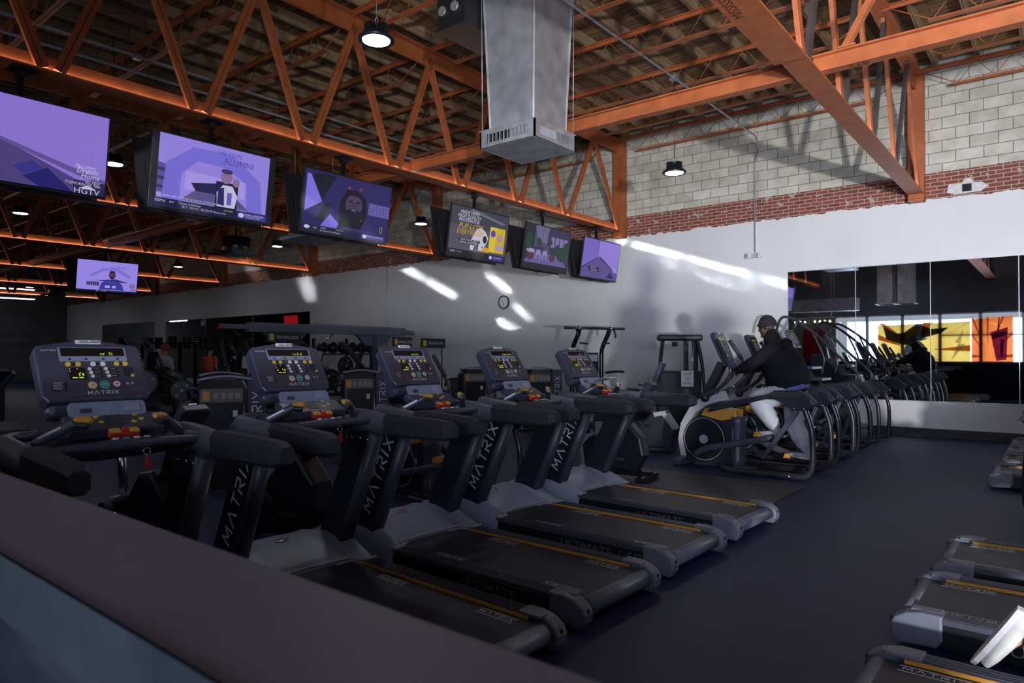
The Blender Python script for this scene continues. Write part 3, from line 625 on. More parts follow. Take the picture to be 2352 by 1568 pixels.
b = face_prism(rrect(-.245, .012, .245, .295, .02), 0, .0015); b.obj('face_panel', mat('console_face', (0.052, 0.053, 0.085), .36, 0, .06), con)
face_prism(rrect(-.062, .311, .062, .333, .003), -.002, .004).obj('top_badge', WHITEB, con)
b = face_prism(rrect(-.044, .3165, .059, .3205, .001), .004, .005); 
for x0, x1 in ((-.044, .000), (.015, .059)): 
    k = face_prism(rrect(x0, .3245, x1, .328, .001), .004, .005); me_ = bpy.data.meshes.new('q'); k.bm.to_mesh(me_); b.bm.from_mesh(me_); bpy.data.meshes.remove(me_)
b.obj('badge_print', DARKP, con)
fp = face_prism(rrect(-.155, .208, .178, .288, .006), .0015, .006).obj('display_frame', BLUEG, con)
dp = face_prism(rrect(-.145, .236, .168, .284, .004), .006, .007).obj('display', SCRN, con)
def face_marks(items, mt, name, parent, n=.0085):
    b = MB()
    for u0, v0, u1, v1 in items: b.quad(cf(u0, v0, n), cf(u1, v0, n), cf(u1, v1, n), cf(u0, v1, n))
    return b.obj(name, mt, parent)
face_marks([(x, .215, x+.012, .224) for x in (-.115, -.035, .05, .122)], SCRN, 'key_mark', fp, .0065)
face_marks([(x, .214+.006*i, x+.040, .2155+.006*i) for x in (-.095, -.015, .07) for i in range(3)], GREYL, 'fine_print', fp, .0065)
b = MB(); logo(b, cf(-.198, .272, .0016), (1, 0, 0), cf(0, 1)-cf(0, 0), .062, .008, .22); logo(b, cf(.02, .030, .0016), (1, 0, 0), cf(0, 1)-cf(0, 0), .135, .018, .2)
lab(b.obj('lettering', WHITEB, con), 'white logo lettering')
face_marks([(.155, .044, .235, .046)], GREYPR, 'model_line', con, .002)
def btn(u, v, r, mt, name, ring=None, el=1.0):
    c0, c1 = cf(u, v, .0015), cf(u, v, .006)
    o = MB().cyl(c0, c1, r, 18).obj(name, mt, con)
    if ring: MB().cyl(c0, cf(u, v, .004), r*1.22, 20).obj('button_ring', ring, o)
    return o
for u, mt in ((-.12, YELL), (-.072, YELL), (.0, WHITEB), (.048, WHITEB), (.118, YELL), (.162, YELL)): btn(u, .192, .0125, mt, 'speed_button', None)
face_marks([(u-.011, .1865, u+.011, .1975) for u in (-.096, .024, .140)], SCRN, 'symbol_plate', con, .003)
for u0 in (-.022, .058):
    for k in range(3): btn(u0+.004*k, .164-.021*k, .0085, WHITEB, 'program_button')
for u0 in (-.022, .058):
    for k in range(3): face_marks([(u0+.016, .158-.021*k, u0+.06, .170-.021*k)], SCRN, 'program_label', con, .003)
face_marks([(u0+.022, .163-.021*k, u0+.048, .1655-.021*k) for u0 in (-.022, .058) for k in range(3)], GREYL, 'program_print', con, .0035)
sd_ = face_prism(rrect(-.125, .106, -.045, .172, .005), .0015, .004).obj('small_display', SCRN, con)
b = face_prism(rrect(.137, .112, .200, .175, .012), .0015, .003)
kp = b.obj('keypad', DARKP, con); b = MB()
for i in range(4):
    for k in range(3):
        if (i, k) != (3, 2): b.cyl(cf(.15+.018*k, .165-.014*i, .003), cf(.15+.018*k, .165-.014*i, .006), .0062, 10)
b.obj('keypad_keys', BLACKP, kp); btn(.186, .122, .0085, YELL, 'enter_button')
btn(-.025, .072, .0165, mat('cream_button', (.60, .55, .42), .4), 'pause_button', YELL); btn(.035, .074, .0185, TEAL, 'go_button', mat('pale_teal', (.16, .42, .38), .4)); btn(.095, .075, .0155, WHITEB, 'stop_button', REDP)
face_marks([(-.030, .066, -.027, .078), (-.023, .066, -.020, .078)], DARKP, 'pause_mark', con, .0066); face_marks([(.090, .070, .100, .080)], DARKP, 'stop_mark', con, .0066)
b = MB(); text_into(b, 'GO', cf(.035, .074, .0062), (1, 0, 0), cf(0, 1)-cf(0, 0), .017, off=.0005); b.obj('go_mark', WHITEB, con)
for u in (.150, .175): btn(u, .076, .0075, GREYC, 'fan_button')
wl = face_prism(rrect(-.212, .045, -.145, .095, .002), .0015, .0025).obj('warning_label', BLACKP, con)
face_marks([(-.208, .091-.0062*i-.002, -.155-.008*(i % 3), .0935-.0062*i-.002) for i in range(7)], GREYL, 'warning_print', wl, .003)
# lit characters: each machine shows its own message
def led_msg(parent, msg, seedv):
    b = MB(); rnd = random.Random(seedv)
    text_into(b, msg, cf(.075, .249, .0075), (1, 0, 0), cf(0, 1)-cf(0, 0), .026, off=.0008, sx=1.0, shear=.1)
    for k in range(4):
        if rnd.random() < .75: u = -.115+.018*k; b.quad(*[cf(*p, .0048) for p in ((u, .125), (u+.006, .125), (u+.006, .140), (u, .140))])
    for u in (-.112, -.082): b.quad(*[cf(*p, .0048) for p in ((u, .112), (u+.023, .112), (u+.023, .118), (u, .118))])
    for u, v in ((-.12, .162), (-.085, .162), (-.12, .148), (-.078, .134), (-.072, .140), (-.065, .131)):
        if rnd.random() < .8: b.quad(*[cf(*p, .0048) for p in ((u, v), (u+.004, v), (u+.004, v+.006), (u, v+.006))])
    return lab(b.obj('lit_characters', LED, parent), 'glowing yellow-green characters')
TMS = [(-1.964, 1.295, 89.0, 'treadmill nearest the counter, its deck hidden by the counter edge', 'or  St'), (-2.049, 2.409, 87.6, 'second treadmill from the counter, its console under the second television', 'i u k d'),
 (-2.065, 3.484, 88.7, 'third treadmill from the counter, middle of the left row', 's o c t'), (-2.079, 4.586, 88.0, 'fourth treadmill from the counter, next to last in the left row', 'h e e c i l d'), (-2.062, 5.729, 87.3, 'last treadmill of the left row, nearest the cross trainers, paper on its tray', 'i r u')]
def con_of(o): return [c for c in o.children if c.name.startswith('console')][0]
ALLT = []
for i, (x, y, a, lb, ms) in enumerate(TMS):
    o = copy_tree(tm); o.location = (x, y, 0); o.rotation_euler = (0, 0, math.radians(a)); o['label'] = 'dark grey ' + lb; o['group'] = 'left row of treadmills'; ALLT.append((o, ms, i))
RT = [(-.60, 3.05, 'treadmill at the bottom right corner with a runner on it'), (-.60, 4.40, 'right-hand treadmill with the runner beside it and deck lettering in view'), (-.56, 5.47, 'third right-hand treadmill from the bottom, rear end only in view'),
      (-.56, 9.68, 'right-hand treadmill just past the bent black tube, nearest of the far set'), (-.54, 10.78, 'second treadmill of the far right-hand set'), (-.54, 11.88, 'third treadmill of the far right-hand set'), (-.54, 12.98, 'treadmill of the far right-hand set nearest the mirror wall')]
for i, (x, y, lb) in enumerate(RT):
    o = tm if i == 0 else copy_tree(tm); o.location = (x, y, 0); o.rotation_euler = (0, 0, -PI/2); o['label'] = 'dark grey ' + lb; o['group'] = 'right row of treadmills'
for o, ms, i in ALLT: led_msg(con_of(o), ms, i)
pp = tag(MB().box((0, 0, 0), (.20, .27, .004), rot=(0, -.3, 0)).obj('paper_sheet', mat('paper', (.55, .55, .58), .7, 0, .1, 60)), 'white printed sheet lying on the tray of the last treadmill', 'paper')
pp.location = (-3.63, 5.92, 1.225)
# ------------------------------------------------------------------ cross trainer (x right, y towards the console, origin under the rear arch)
et = thing('cross_trainer', '', 'cross trainer')
def small_console(parent, c, tilt, wd, ht, name='console', glow=True):
    # console box whose face looks back (-y) and up
    R = Euler((-tilt, 0, 0)).to_matrix(); c = Vector(c)
    P = lambda u, v, n=0: c + R @ Vector((u, -n, v))
    def slab(pts, n0, n1, bev=0):
        b = MB(); k = len(pts); bv, fs = b.poly([P(x, y, n0) for x, y in pts] + [P(x, y, n1) for x, y in pts], [tuple(range(k-1, -1, -1)), tuple(range(k, 2*k))] + [(i, (i+1) % k, k+(i+1) % k, k+i) for i in range(k)])
        bmesh.ops.recalc_face_normals(b.bm, faces=fs)
        if bev: bmesh.ops.bevel(b.bm, geom=list({e for f in fs[:2] for e in f.edges}), offset=bev, segments=2, affect='EDGES', profile=.5, clamp_overlap=True)
        return b
    w2, h2 = wd/2, ht/2
    con = slab([(-w2*.9, -h2), (w2*.9, -h2), (w2, -h2*.2), (w2, h2*.8), (w2*.8, h2), (-w2*.8, h2), (-w2, h2*.8), (-w2, -h2*.2)], -.07, 0, .014).obj(name, SLATE, parent)
    slab(rrect(-w2*.8, h2*.45, w2*.8, h2*.8, .004), 0, .003).obj('display', SCRN, con)
    slab(rrect(-w2*.28, h2*.87, w2*.28, h2*.96, .002), 0, .004).obj('top_badge', CHROME, con)
    b = MB()
    if glow:
        for k in range(7): b.quad(*[P(-w2*.6+w2*.18*k+p[0], h2*.52+p[1], .0045) for p in ((0, 0), (.008, 0), (.008, .022), (0, .022))])
        for k in range(5): b.quad(*[P(-w2*.65+p[0], -h2*.05+.016*k+p[1], .0035) for p in ((0, 0), (.03, 0), (.03, .007), (0, .007))])
        lab(b.obj('lit_characters', LED, con), 'glowing yellow-green characters')
    for i in range(3):
        for s_ in (-1, 1):
            MB().cyl(P(s_*w2*.4+s_*i*.0, h2*.32-.05*i, 0), P(s_*w2*.4, h2*.32-.05*i, .005), .011, 10).obj('button', WHITEB if i else YELL, con)
    for k in (-1, 0, 1): MB().cyl(P(k*.04, -h2*.45, 0), P(k*.04, -h2*.45, .006), .014, 12).obj('button', (YELL, TEAL, REDP)[k+1], con)
    slab(rrect(-w2*.5, -h2*.85, w2*.5, -h2*.62, .003), 0, .003).obj('lower_panel', BLACKP, con)
    return con
CONTOUR = [(1.22, 1.00), (1.42, .94), (1.60, .80), (1.74, .56), (1.78, .34), (1.74, .12), (1.67, .12), (1.70, .34), (1.65, .53), (1.53, .70), (1.36, .82), (1.17, .88)]
MB().prism(CONTOUR, 'x', -.15, .15, .012).obj('arch_cover', GREYL, et)
sh = MB().prism([(1.02, .04), (1.68, .04), (1.69, .3), (1.60, .55), (1.48, .70), (1.30, .76), (1.02, .70)], 'x', -.115, .115, .02).obj('shroud', BLACKP, et)
lab(MB().prism([(.98, .66), (1.18, .62), (1.46, .68), (1.40, .78), (1.20, .79), (.98, .76)], 'x', -.135, .135, .012).obj('shroud_top', AMBER, et), 'amber top panel')
b = MB(); b.loft([[Vector((math.cos(a)*wd, 1.0+math.sin(a)*wd*.8, z_)) for a in [2*PI*k/16 for k in range(16)]] for z_, wd in ((.03, .15), (.12, .125), (.45, .115), (.6, .13), (.68, .15))])
lab(b.obj('rear_column', SLATE, et), 'slate blue rounded column')
fw = MB().cyl((-.165, 1.40, .37), (.165, 1.40, .37), .29, 40).obj('flywheel_cover', BLACKM, et)
b = MB()
for s_ in (-1, 1): b.tube([(s_*.166, 1.40+.275*math.cos(a), .37+.275*math.sin(a)) for a in [k*2*PI/40 for k in range(40)]], .006, 6, closed=True); b.cyl((s_*.165, 1.40, .37), (s_*.178, 1.40, .37), .058, 24)
lab(b.obj('hub_disc', GREYC, fw), 'grey hub disc')
MB().box((0, .86, .03), (.30, .26, .05), bev=.012).obj('foot_plate', DARKP, et); MB().box((0, 1.74, .045), (.56, .12, .08), bev=.015).obj('front_foot', DARKP, et)
MB().box((0, .62, .06), (.07, 1.0, .08)).obj('center_rail', BLACKM, et)
m0, m1 = Vector((0, 1.50, .80)), Vector((0, 1.20, 1.38))
ms = MB().bar(m0, m1, .10, .16, (1, 0, 0), .012).obj('mast', BLACKM, et)
d = (m1-m0).normalized(); b = MB(); logo(b, (m0+m1)/2+Vector((-.066, 0, .0)), d, Vector((-1, 0, 0)).cross(d), .34, .055, .17); logo(b, (m0+m1)/2+Vector((.066, 0, .0)), d, Vector((1, 0, 0)).cross(d), .34, .055, .17)
lab(b.obj('mast_lettering', WHITEB, ms), 'white logo running up the mast')
small_console(et, (0, 1.17, 1.57), .42, .33, .47)
b = MB(); b.box((0, 1.03, 1.36), (.20, .10, .12), rot=(-.4, 0, 0), bev=.015); b.obj('lower_console', SLATE, et)
for s_ in (-1, 1):
    leg = spline([(s_*.40, .08, .90), (s_*.40, .03, .76), (s_*.40, -.015, .60), (s_*.40, -.03, .35), (s_*.40, -.015, .15), (s_*.40, .05, .06), (s_*.40, .16, .036), (s_*.40, .5, .036), (s_*.36, .95, .04), (s_*.2, 1.15, .045)], 5)
    lab(MB().tube(leg, .035, 14).obj('rear_leg', TUBEB, et), 'dark curved tube leg'); MB().cyl((s_*.40, .22, .036), (s_*.40, .26, .036), .037, 14).obj('collar', CHROME, et)
    ap = [(1.24, .745), (1.16, .86), (.46, 1.01), (.40, 1.04), (.10, 1.05), (-.02, .96), (-.05, .90), (.02, .83), (.19, .82), (.27, .90), (.36, .945), (.50, .945)]
    a_ = MB().prism(ap, 'x', s_*.40-.042, s_*.40+.042, .012).obj('side_arm', BLACKP, et)
    b = MB(); b.prism([(.46, 1.0), (.40, 1.052), (.11, 1.062), (.07, 1.03), (.12, .965), (.38, .965)], 'x', s_*.40-.05, s_*.40+.05, .014); b.obj('arm_pad', RUBB, a_)
    b = MB(); b.bar((s_*.40, .075, 1.035), (s_*.40, -.055, .895), .088, .028, (1, 0, 0), .006); lab(b.obj('end_plate', DARKP, a_), 'grey slanted end plate')
    b = MB()
    for y in (.165, .055): b.ball((s_*.447, y, .845), .017, 10); b.ball((s_*.353, y, .845), .017, 10)
    b.obj('bolt', CHROME, a_)
    ph = .0 if s_ < 0 else 1
    pz, py = (.42, .55) if s_ < 0 else (.16, .30)
    lk = MB().bar((s_*.40, .14, .82), (s_*.37, .56, .22) if s_ < 0 else (s_*.37, .40, .12), .05, .085, (1, 0, 0), .01).obj('swing_link', DARKP, et)
    b = MB(); pts = spline([(s_*.29, 1.47, .17), (s_*.29, 1.30, .27), (s_*.28, .9, .36), (s_*.26, .46, .47)], 4) if s_ < 0 else spline([(s_*.29, 1.30, .60), (s_*.29, 1.10, .52), (s_*.27, .7, .30), (s_*.26, .25, .17)], 4)
    b.tube(pts, [(.03, .045)]*len(pts), 10); pa = b.obj('pedal_arm', DARKP, et)
    c_ = Vector((s_*.20, .50, .455)) if s_ < 0 else Vector((s_*.20, .26, .165))
    MB().box(c_, (.17, .36, .035), rot=(-.22 if s_ < 0 else .1, 0, 0), bev=.01).obj('pedal', BLACKP, pa)
    b = MB(); b.prism([(.0, 0), (.09, 0), (.07, .06), (.02, .06)], 'x', -.09, .09, .008); 
    for v in b.bm.verts: v.co = v.co + c_ + Vector((0, .12, .01))
    lab(b.obj('pedal_toe_cup', AMBER, pa), 'amber toe cup')
    MB().ball((s_*.22, 1.36, .92), .06, 12).obj('pivot_knob', BLACKP, et)
    hp = spline([(s_*.24, 1.38, .92), (s_*.25, 1.20, 1.02), (s_*.27, 1.05, 1.14), (s_*.28, .99, 1.27), (s_*.27, 1.05, 1.42), (s_*.24, 1.14, 1.58), (s_*.22, 1.20, 1.68)], 6)
    lab(MB().tube(hp, [.034]*8+[.026]*8+[.021]*11+[.026]*10, 12).obj('moving_handle', TUBEB, et), 'bent dark handle'); 
    b = MB(); b.tube(hp[24:], .0265, 12); b.obj('handle_grip', RUBB, et)
    MB().box((s_*.25, 1.18, 1.03), (.05, .05, .10), rot=(.5, 0, 0), bev=.006).obj('clamp', CHROME, et)
fx = spline([(-.22, .98, 1.20), (-.20, 1.0, 1.25), (0, 1.07, 1.28), (.20, 1.0, 1.25), (.22, .98, 1.20)], 4)
MB().tube(fx, .018, 10).obj('fixed_handle', RUBB, et)
XT = [(-2.30, 8.80, 90, 'cross trainer with the hooded person on it, nearest of its row', 'row of cross trainers'), (-2.32, 10.08, 90, 'second cross trainer of the row, directly behind the hooded person', 'row of cross trainers'),
      (-2.36, 11.38, 90, 'third cross trainer of the row, beside the stair climber with long rails', 'row of cross trainers'),
      (-.22, 7.82, -90, 'cross trainer at the right edge showing only its bent rear tube', None),
      (-4.27, 5.05, 90, 'cross trainer behind the third treadmill, amber top and big black wheel', None)]
XTO = []
for i, (x, y, a, lb, g) in enumerate(XT):
    o = et if i == 0 else copy_tree(et); o.location = (x, y, 0); o.rotation_euler = (0, 0, math.radians(a)); o['label'] = 'black ' + lb
    if i == 4: o.scale = (.88, .88, .88)
    if g: o['group'] = g
    XTO.append(o)
# ------------------------------------------------------------------ stair climber with long overhead rails, nearest the mirror
sc = thing('stair_climber', 'black stair climber with long sloping handrails in front of the mirror', 'stair climber', (-2.40, 13.0, 0), PI/2)
for s_ in (-1, 1):
    x = s_*.50
    rail = spline([(x*.9, 1.62, 1.85), (x, 1.55, 2.05), (x, 1.48, 2.15), (x, 1.36, 2.14), (x, 1.17, 2.03), (x, .88, 1.80), (x, .62, 1.52), (x, .35, 1.26), (x, .26, 1.15), (x, .28, 1.02), (x, .50, .72), (x, .9, .25)], 5)
    lab(MB().tube(rail, .024, 12).obj('handrail', TUBEB, sc), 'long sloping black handrail')
    lab(MB().tube(spline([(x, .98, 1.88), (x*.96, .86, 1.6), (x*.92, .80, 1.4), (x*.9, .84, 1.15)], 5), .017, 10).obj('rail_post', TUBEB, sc), 'rail support tube')
    leg = spline([(x*.86, .06, .88), (x*.86, -.03, .6), (x*.86, -.02, .15), (x*.86, .1, .04), (x*.86, 1.2, .04)], 5)
    MB().tube(leg, .03, 12).obj('rear_leg', TUBEB, sc)
    a_ = MB().prism([(1.0, .80), (.95, .90), (.42, 1.0), (.10, 1.02), (-.05, .88), (.02, .81), (.2, .80), (.36, .92)], 'x', x*.86-.04, x*.86+.04, .012).obj('side_arm', BLACKP, sc)
    b = MB(); b.ball((x*.86-.045, .15, .83), .016, 10); b.ball((x*.86-.045, .04, .835), .016, 10); b.obj('bolt', CHROME, a_)
for k in range(6): MB().box((0, .35+.16*k, .25+.2*k), (.62, .24, .05), bev=.008).obj('step', DARKP, sc)
MB().prism([(.25, .03), (1.75, .03), (1.75, 1.5), (1.55, 1.5), (.30, .22)], 'x', -.36, .36, .03).obj('housing', BLACKP, sc)
small_console(sc, (0, 1.42, 1.78), .45, .40, .36)
MB().box((0, 1.55, 1.6), (.12, .1, .4), rot=(-.2, 0, 0)).obj('console_mast', BLACKP, sc)
# ------------------------------------------------------------------ upright bike in front of the treadmills
ub = thing('upright_bike', 'dark exercise bike with a chrome seat post between the first two treadmills', 'exercise bike', (-4.98, 3.05, 0), math.radians(-82), 'upright exercise bikes')
MB().prism([(-.10, .12), (.55, .12), (.66, .32), (.62, .52), (.42, .74), (.28, .72), (.16, .56), (-.05, .50), (-.14, .40)], 'x', -.10, .10, .03).obj('frame_body', BLACKP, ub)
MB().prism([(-.16, .14), (-.05, .14), (-.03, .46), (.0, .53), (-.10, .52), (-.19, .36)], 'x', -.08, .08, .02).obj('rear_cover', GREYC, ub)
for y in (-.22, .66): MB().box((0, y, .05), (.52, .09, .09), bev=.015).obj('stabiliser', BLACKM, ub)
MB().box((0, .22, .10), (.10, 1.0, .06)).obj('base_rail', BLACKM, ub)
lab(MB().tube([(0, -.03, .48), (0, -.10, .94)], [(.026, .036)]*2, 12).obj('seat_post', CHROME, ub), 'bright metal seat post')
MB().loft([[Vector((math.cos(a)*wd, y, .97+math.sin(a)*.035)) for a in [2*PI*k/12 for k in range(12)]] for y, wd in ((-.26, .06), (-.20, .125), (-.05, .12), (.08, .05), (.14, .03))]).obj('saddle', RUBB, ub)
MB().bar((0, .46, .70), (0, .60, 1.05), .08, .08, (1, 0, 0), .012).obj('handle_post', BLACKM, ub)
MB().tube(spline([(-.26, .30, 1.06), (-.24, .48, 1.05), (0, .58, 1.02), (.24, .48, 1.05), (.26, .30, 1.06)], 5), .018, 10).obj('handlebar', RUBB, ub)
small_console(ub, (0, .66, 1.10), .6, .20, .18, glow=False)
for s_ in (-1, 1):
    cr = MB().bar((s_*.13, .22, .34), (s_*.14, .22-.12*s_, .34+.10*s_), .025, .035).obj('crank', CHROME, ub)
    q = Vector((s_*.20, .22-.12*s_, .34+.10*s_)); MB().box(q, (.10, .09, .025), bev=.005).obj('pedal', BLACKM, cr)
    lab(MB().tube([q+Vector((0, .05*math.cos(a), .03+.06*math.sin(a))) for a in [PI*k/8 for k in range(9)]], [(.028, .003)]*9, 8).obj('toe_strap', RUBB, cr), 'black toe strap')
for s_ in (-1, 1): b = MB(); logo(b, (s_*.1035, .33, .26), (0, s_, 0), (0, 0, 1), .18, .026, .2); b.obj('frame_lettering', GREYPR, ub)
u3 = dup(ub, (-4.95, 1.98, 0), math.radians(-82), 'dark exercise bike with a bright seat post under the first treadmill handlebar')
u2 = dup(ub, (-4.42, 7.1, 0), math.radians(-84), 'dark exercise bike with a pale rear cover behind the last left treadmill')
# recumbent bike by the wall
rb = thing('recumbent_bike', 'dark recumbent bike with grey seat rails behind the tail of the last left treadmill', 'exercise bike', (-5.75, 9.4, 0), math.radians(-75))
MB().prism([(.55, .06), (1.15, .06), (1.20, .35), (1.05, .62), (.85, .60), (.55, .30)], 'x', -.14, .14, .03).obj('shroud', BLACKP, rb)
MB().prism([(.86, .60), (1.04, .63), (1.22, .36), (1.16, .34), (1.0, .56), (.88, .53)], 'x', -.145, .145, .01).obj('shroud_trim', GREYL, rb)
MB().box((0, .2, .16), (.16, 1.0, .10), bev=.02).obj('rail', DARKP, rb)
for y in (-.28, 1.1): MB().box((0, y, .045), (.52, .10, .09), bev=.015).obj('stabiliser', BLACKM, rb)
MB().box((0, -.02, .50), (.44, .42, .09), rot=(.08, 0, 0), bev=.03).obj('seat', RUBB, rb)
MB().box((0, -.30, .84), (.42, .08, .58), rot=(.25, 0, 0), bev=.03).obj('backrest', RUBB, rb)
MB().bar((0, -.02, .2), (0, -.02, .46), .10, .12).obj('seat_post', CHROME, rb)
for s_ in (-1, 1): MB().tube(spline([(s_*.28, -.05, .46), (s_*.30, .14, .50), (s_*.30, .20, .66)], 4), .018, 10).obj('seat_handle', RUBB, rb); MB().tube(spline([(0, .92, .95), (s_*.18, .82, 1.0), (s_*.24, .66, 1.03)], 4), .016, 10).obj('console_handle', RUBB, rb)
MB().bar((0, 1.0, .55), (0, .92, 1.10), .07, .09).obj('mast', BLACKM, rb); small_console(rb, (0, .90, 1.22), .35, .24, .34, glow=False)
for s_ in (-1, 1): cr = MB().bar((s_*.16, .72, .34), (s_*.17, .72+.12*s_, .40), .025, .035).obj('crank', CHROME, rb); MB().box((s_*.23, .72+.12*s_, .40), (.1, .09, .025), bev=.005).obj('pedal', BLACKM, cr)
# ------------------------------------------------------------------ counter
COUNT = mat('counter_laminate', (0.070, 0.058, 0.075), 0.5, 0, .10, 5)
ct = thing('reception_counter', 'purple-grey counter ledge cutting across the lower left corner', 'counter', (-3.0, .33, 0))
MB().box((0, 0, 1.23), (10.4, .175, .04), bev=.004).obj('ledge', COUNT, ct)
MB().box((0, -.0895, 1.22), (10.4, .004, .07)).obj('ledge_edge', mat('ledge_edge_band', (.009, .011, .015), .9, 0, .1, spec=0.0), ct)
MB().box((0, .0, .605), (10.3, .10, 1.21)).obj('front_panel', mat('counter_front', (.009, .011, .016), .9, 0, .1, spec=0.02), ct)
dt = MB().box((-3.0, -.13, .98), (10.3, .70, .04), bev=.004).obj('desk_top', mat('desk_laminate', (0.020, 0.024, 0.034), .5, 0, .1, 5)); tag(dt, 'blue-grey desk top below the counter ledge in the bottom left corner', 'desk')
b = MB()
for x in (-5.0, 0, 5.0): b.box((x, 0, -.50), (.04, .62, .96))
b.obj('desk_support', COUNT, dt); dt.location = (0, 0, 0)
for ch in dt.children: ch.location = (-3.0, -.13, .98)
# ------------------------------------------------------------------ televisions
BEZ = mat('tv_bezel', (.008, .008, .011), .3, 0, .1); TVB = mat('tv_back', (.014, .014, .018), .5, 0, .1)
EM = {}
def em(r, g, b_, k=1.0):
    key = (r, g, b_, k)
    if key not in EM: EM[key] = mat('screen_%03d%03d%03d_%d' % (r, g, b_, int(k*100)), (0, 0, 0), emit=lin(r, g, b_), es=k)
    return EM[key]
W_, H_ = 1.545, .885
MT_P = None
def tv_mount(x, y, lb):
    o = thing('tv_mount', lb, 'tv mount', (x, y, 4.36), 0, 'television ceiling mounts')
    MB().box((0, 0, -.01), (.22, .20, .02)).obj('ceiling_plate', BLACKM, o); MB().box((0, 0, -.05), (.08, .10, .08), bev=.008).obj('bracket', BLACKM, o)
    MB().cyl((0, 0, -.04), (0, 0, -.86), .032, 14).obj('pole', BLACKM, o); MB().box((-.07, 0, -.78), (.19, .30, .24)).obj('head', BLACKM, o); return o
def television(loc, facing, tilt, lb, pic, group):
    # local: screen looks along +x, picture right = +y... u along +y, v up
    o = thing('television', lb, 'television', loc, facing, group)
    R = Euler((0, tilt, 0)).to_matrix(); P = lambda u, v, n=0: R @ Vector((n, u, v))
    b = MB()
    def slab(u0, v0, u1, v1, n0, n1, bev=0):
        vs = [P(u, v, n) for n in (n0, n1) for u, v in ((u0, v0), (u1, v0), (u1, v1), (u0, v1))]
        bv, fs = b.poly(vs, [(3, 2, 1, 0), (4, 5, 6, 7), (0, 1, 5, 4), (1, 2, 6, 5), (2, 3, 7, 6), (3, 0, 4, 7)])
        if bev: b.bev(fs, bev)
    slab(-W_/2, -H_/2, W_/2, H_/2, -.03, 0, .004); slab(-W_/2+.1, -H_/2+.05, W_/2-.1, .2, -.075, -.03, .01); o_ = b.obj('case', TVB, o)
    b = MB(); slab(-W_/2+.012, -H_/2+.018, W_/2-.012, H_/2-.012, 0, .001); b.obj('bezel', BEZ, o)
    b = MB(); slab(-.05, -H_/2-.012, .05, -H_/2+.004, -.02, .004); b.obj('sensor_bar', BEZ, o)
    if pic:
        b = MB(); sw, shh = W_/2-.018, H_/2-.026
        class PC: pass
        pc = PC(); pc.n = .0025
        def poly(mt, pts):      # pts in 0..1 picture coordinates, v up
            b.m(mt); pc.n += .00008
            b.poly([P((u-.5)*2*sw, (v-.5)*2*shh+.004, pc.n) for u, v in pts], [tuple(range(len(pts)))])
        def rect(mt, u0, v0, u1, v1): poly(mt, [(u0, v0), (u1, v0), (u1, v1), (u0, v1)])
        def ell(mt, u, v, ru, rv, a0=0, a1=2*PI, k=20): poly(mt, [(u+ru*math.cos(a0+(a1-a0)*i/k), v+rv*math.sin(a0+(a1-a0)*i/k)) for i in range(k+(0 if a1-a0 > 6.2 else 1))])
        def txt(mt, s_, u, v, size, sx=1, align='CENTER', shear=0):
            b.m(mt); text_into(b, s_, P((u-.5)*2*sw, (v-.5)*2*shh+.004, 0), P(1, 0)-P(0, 0), P(0, 1)-P(0, 0), size, align, off=.0052, sx=sx, shear=shear)
        pic(poly, rect, ell, txt); lab(b.obj('picture', None, o), 'lit screen picture')
    return o
WHT = em(205, 200, 235, .8); NAVY = em(26, 24, 70, .7); BLK = em(10, 10, 18, .6); LAV = em(150, 128, 222, .9)
def room(poly, rect, ell, txt):
    rect(em(142, 118, 214, .85), 0, 0, 1, 1); poly(em(128, 104, 208, .85), [(0, .45), (.20, .55), (.20, 1), (0, 1)]); poly(em(154, 132, 224, .9), [(.20, .55), (.26, .55), (.26, 1), (.20, 1)])
    poly(em(86, 70, 138, .7), [(0, 0), (.93, 0), (.93, .08), (.27, .56), (.18, .55), (0, .44)]); poly(em(104, 88, 160, .75), [(.27, .56), (1, .20), (1, .12), (.26, .53)])
    poly(em(72, 58, 118, .7), [(.0, .42), (.18, .54), (.20, .55), (.0, .47)]); poly(em(36, 34, 118, .7), [(.50, .10), (.64, .24), (.80, 0), (.60, 0)]); poly(em(58, 56, 150, .7), [(.45, .2), (.55, .3), (.62, .22), (.5, .12)])
    rect(em(52, 42, 96, .6), .80, 0, 1, .16)
def room1(poly, rect, ell, txt):
    room(poly, rect, ell, txt)
    txt(WHT, 'My Lottery', .87, .335, .055, .8, shear=.3); txt(WHT, 'Dream', .88, .285, .085, .85, shear=.3); txt(WHT, 'Home', .90, .22, .085, .85, shear=.3)
    txt(WHT, 'ALL NEW', .92, .15, .034); txt(WHT, 'TOMORROW 9|8c', .86, .115, .042); txt(WHT, 'HGTV', .885, .03, .085, 1.1); poly(WHT, [(.835, .065), (.945, .065), (.90, .105), (.88, .105)])
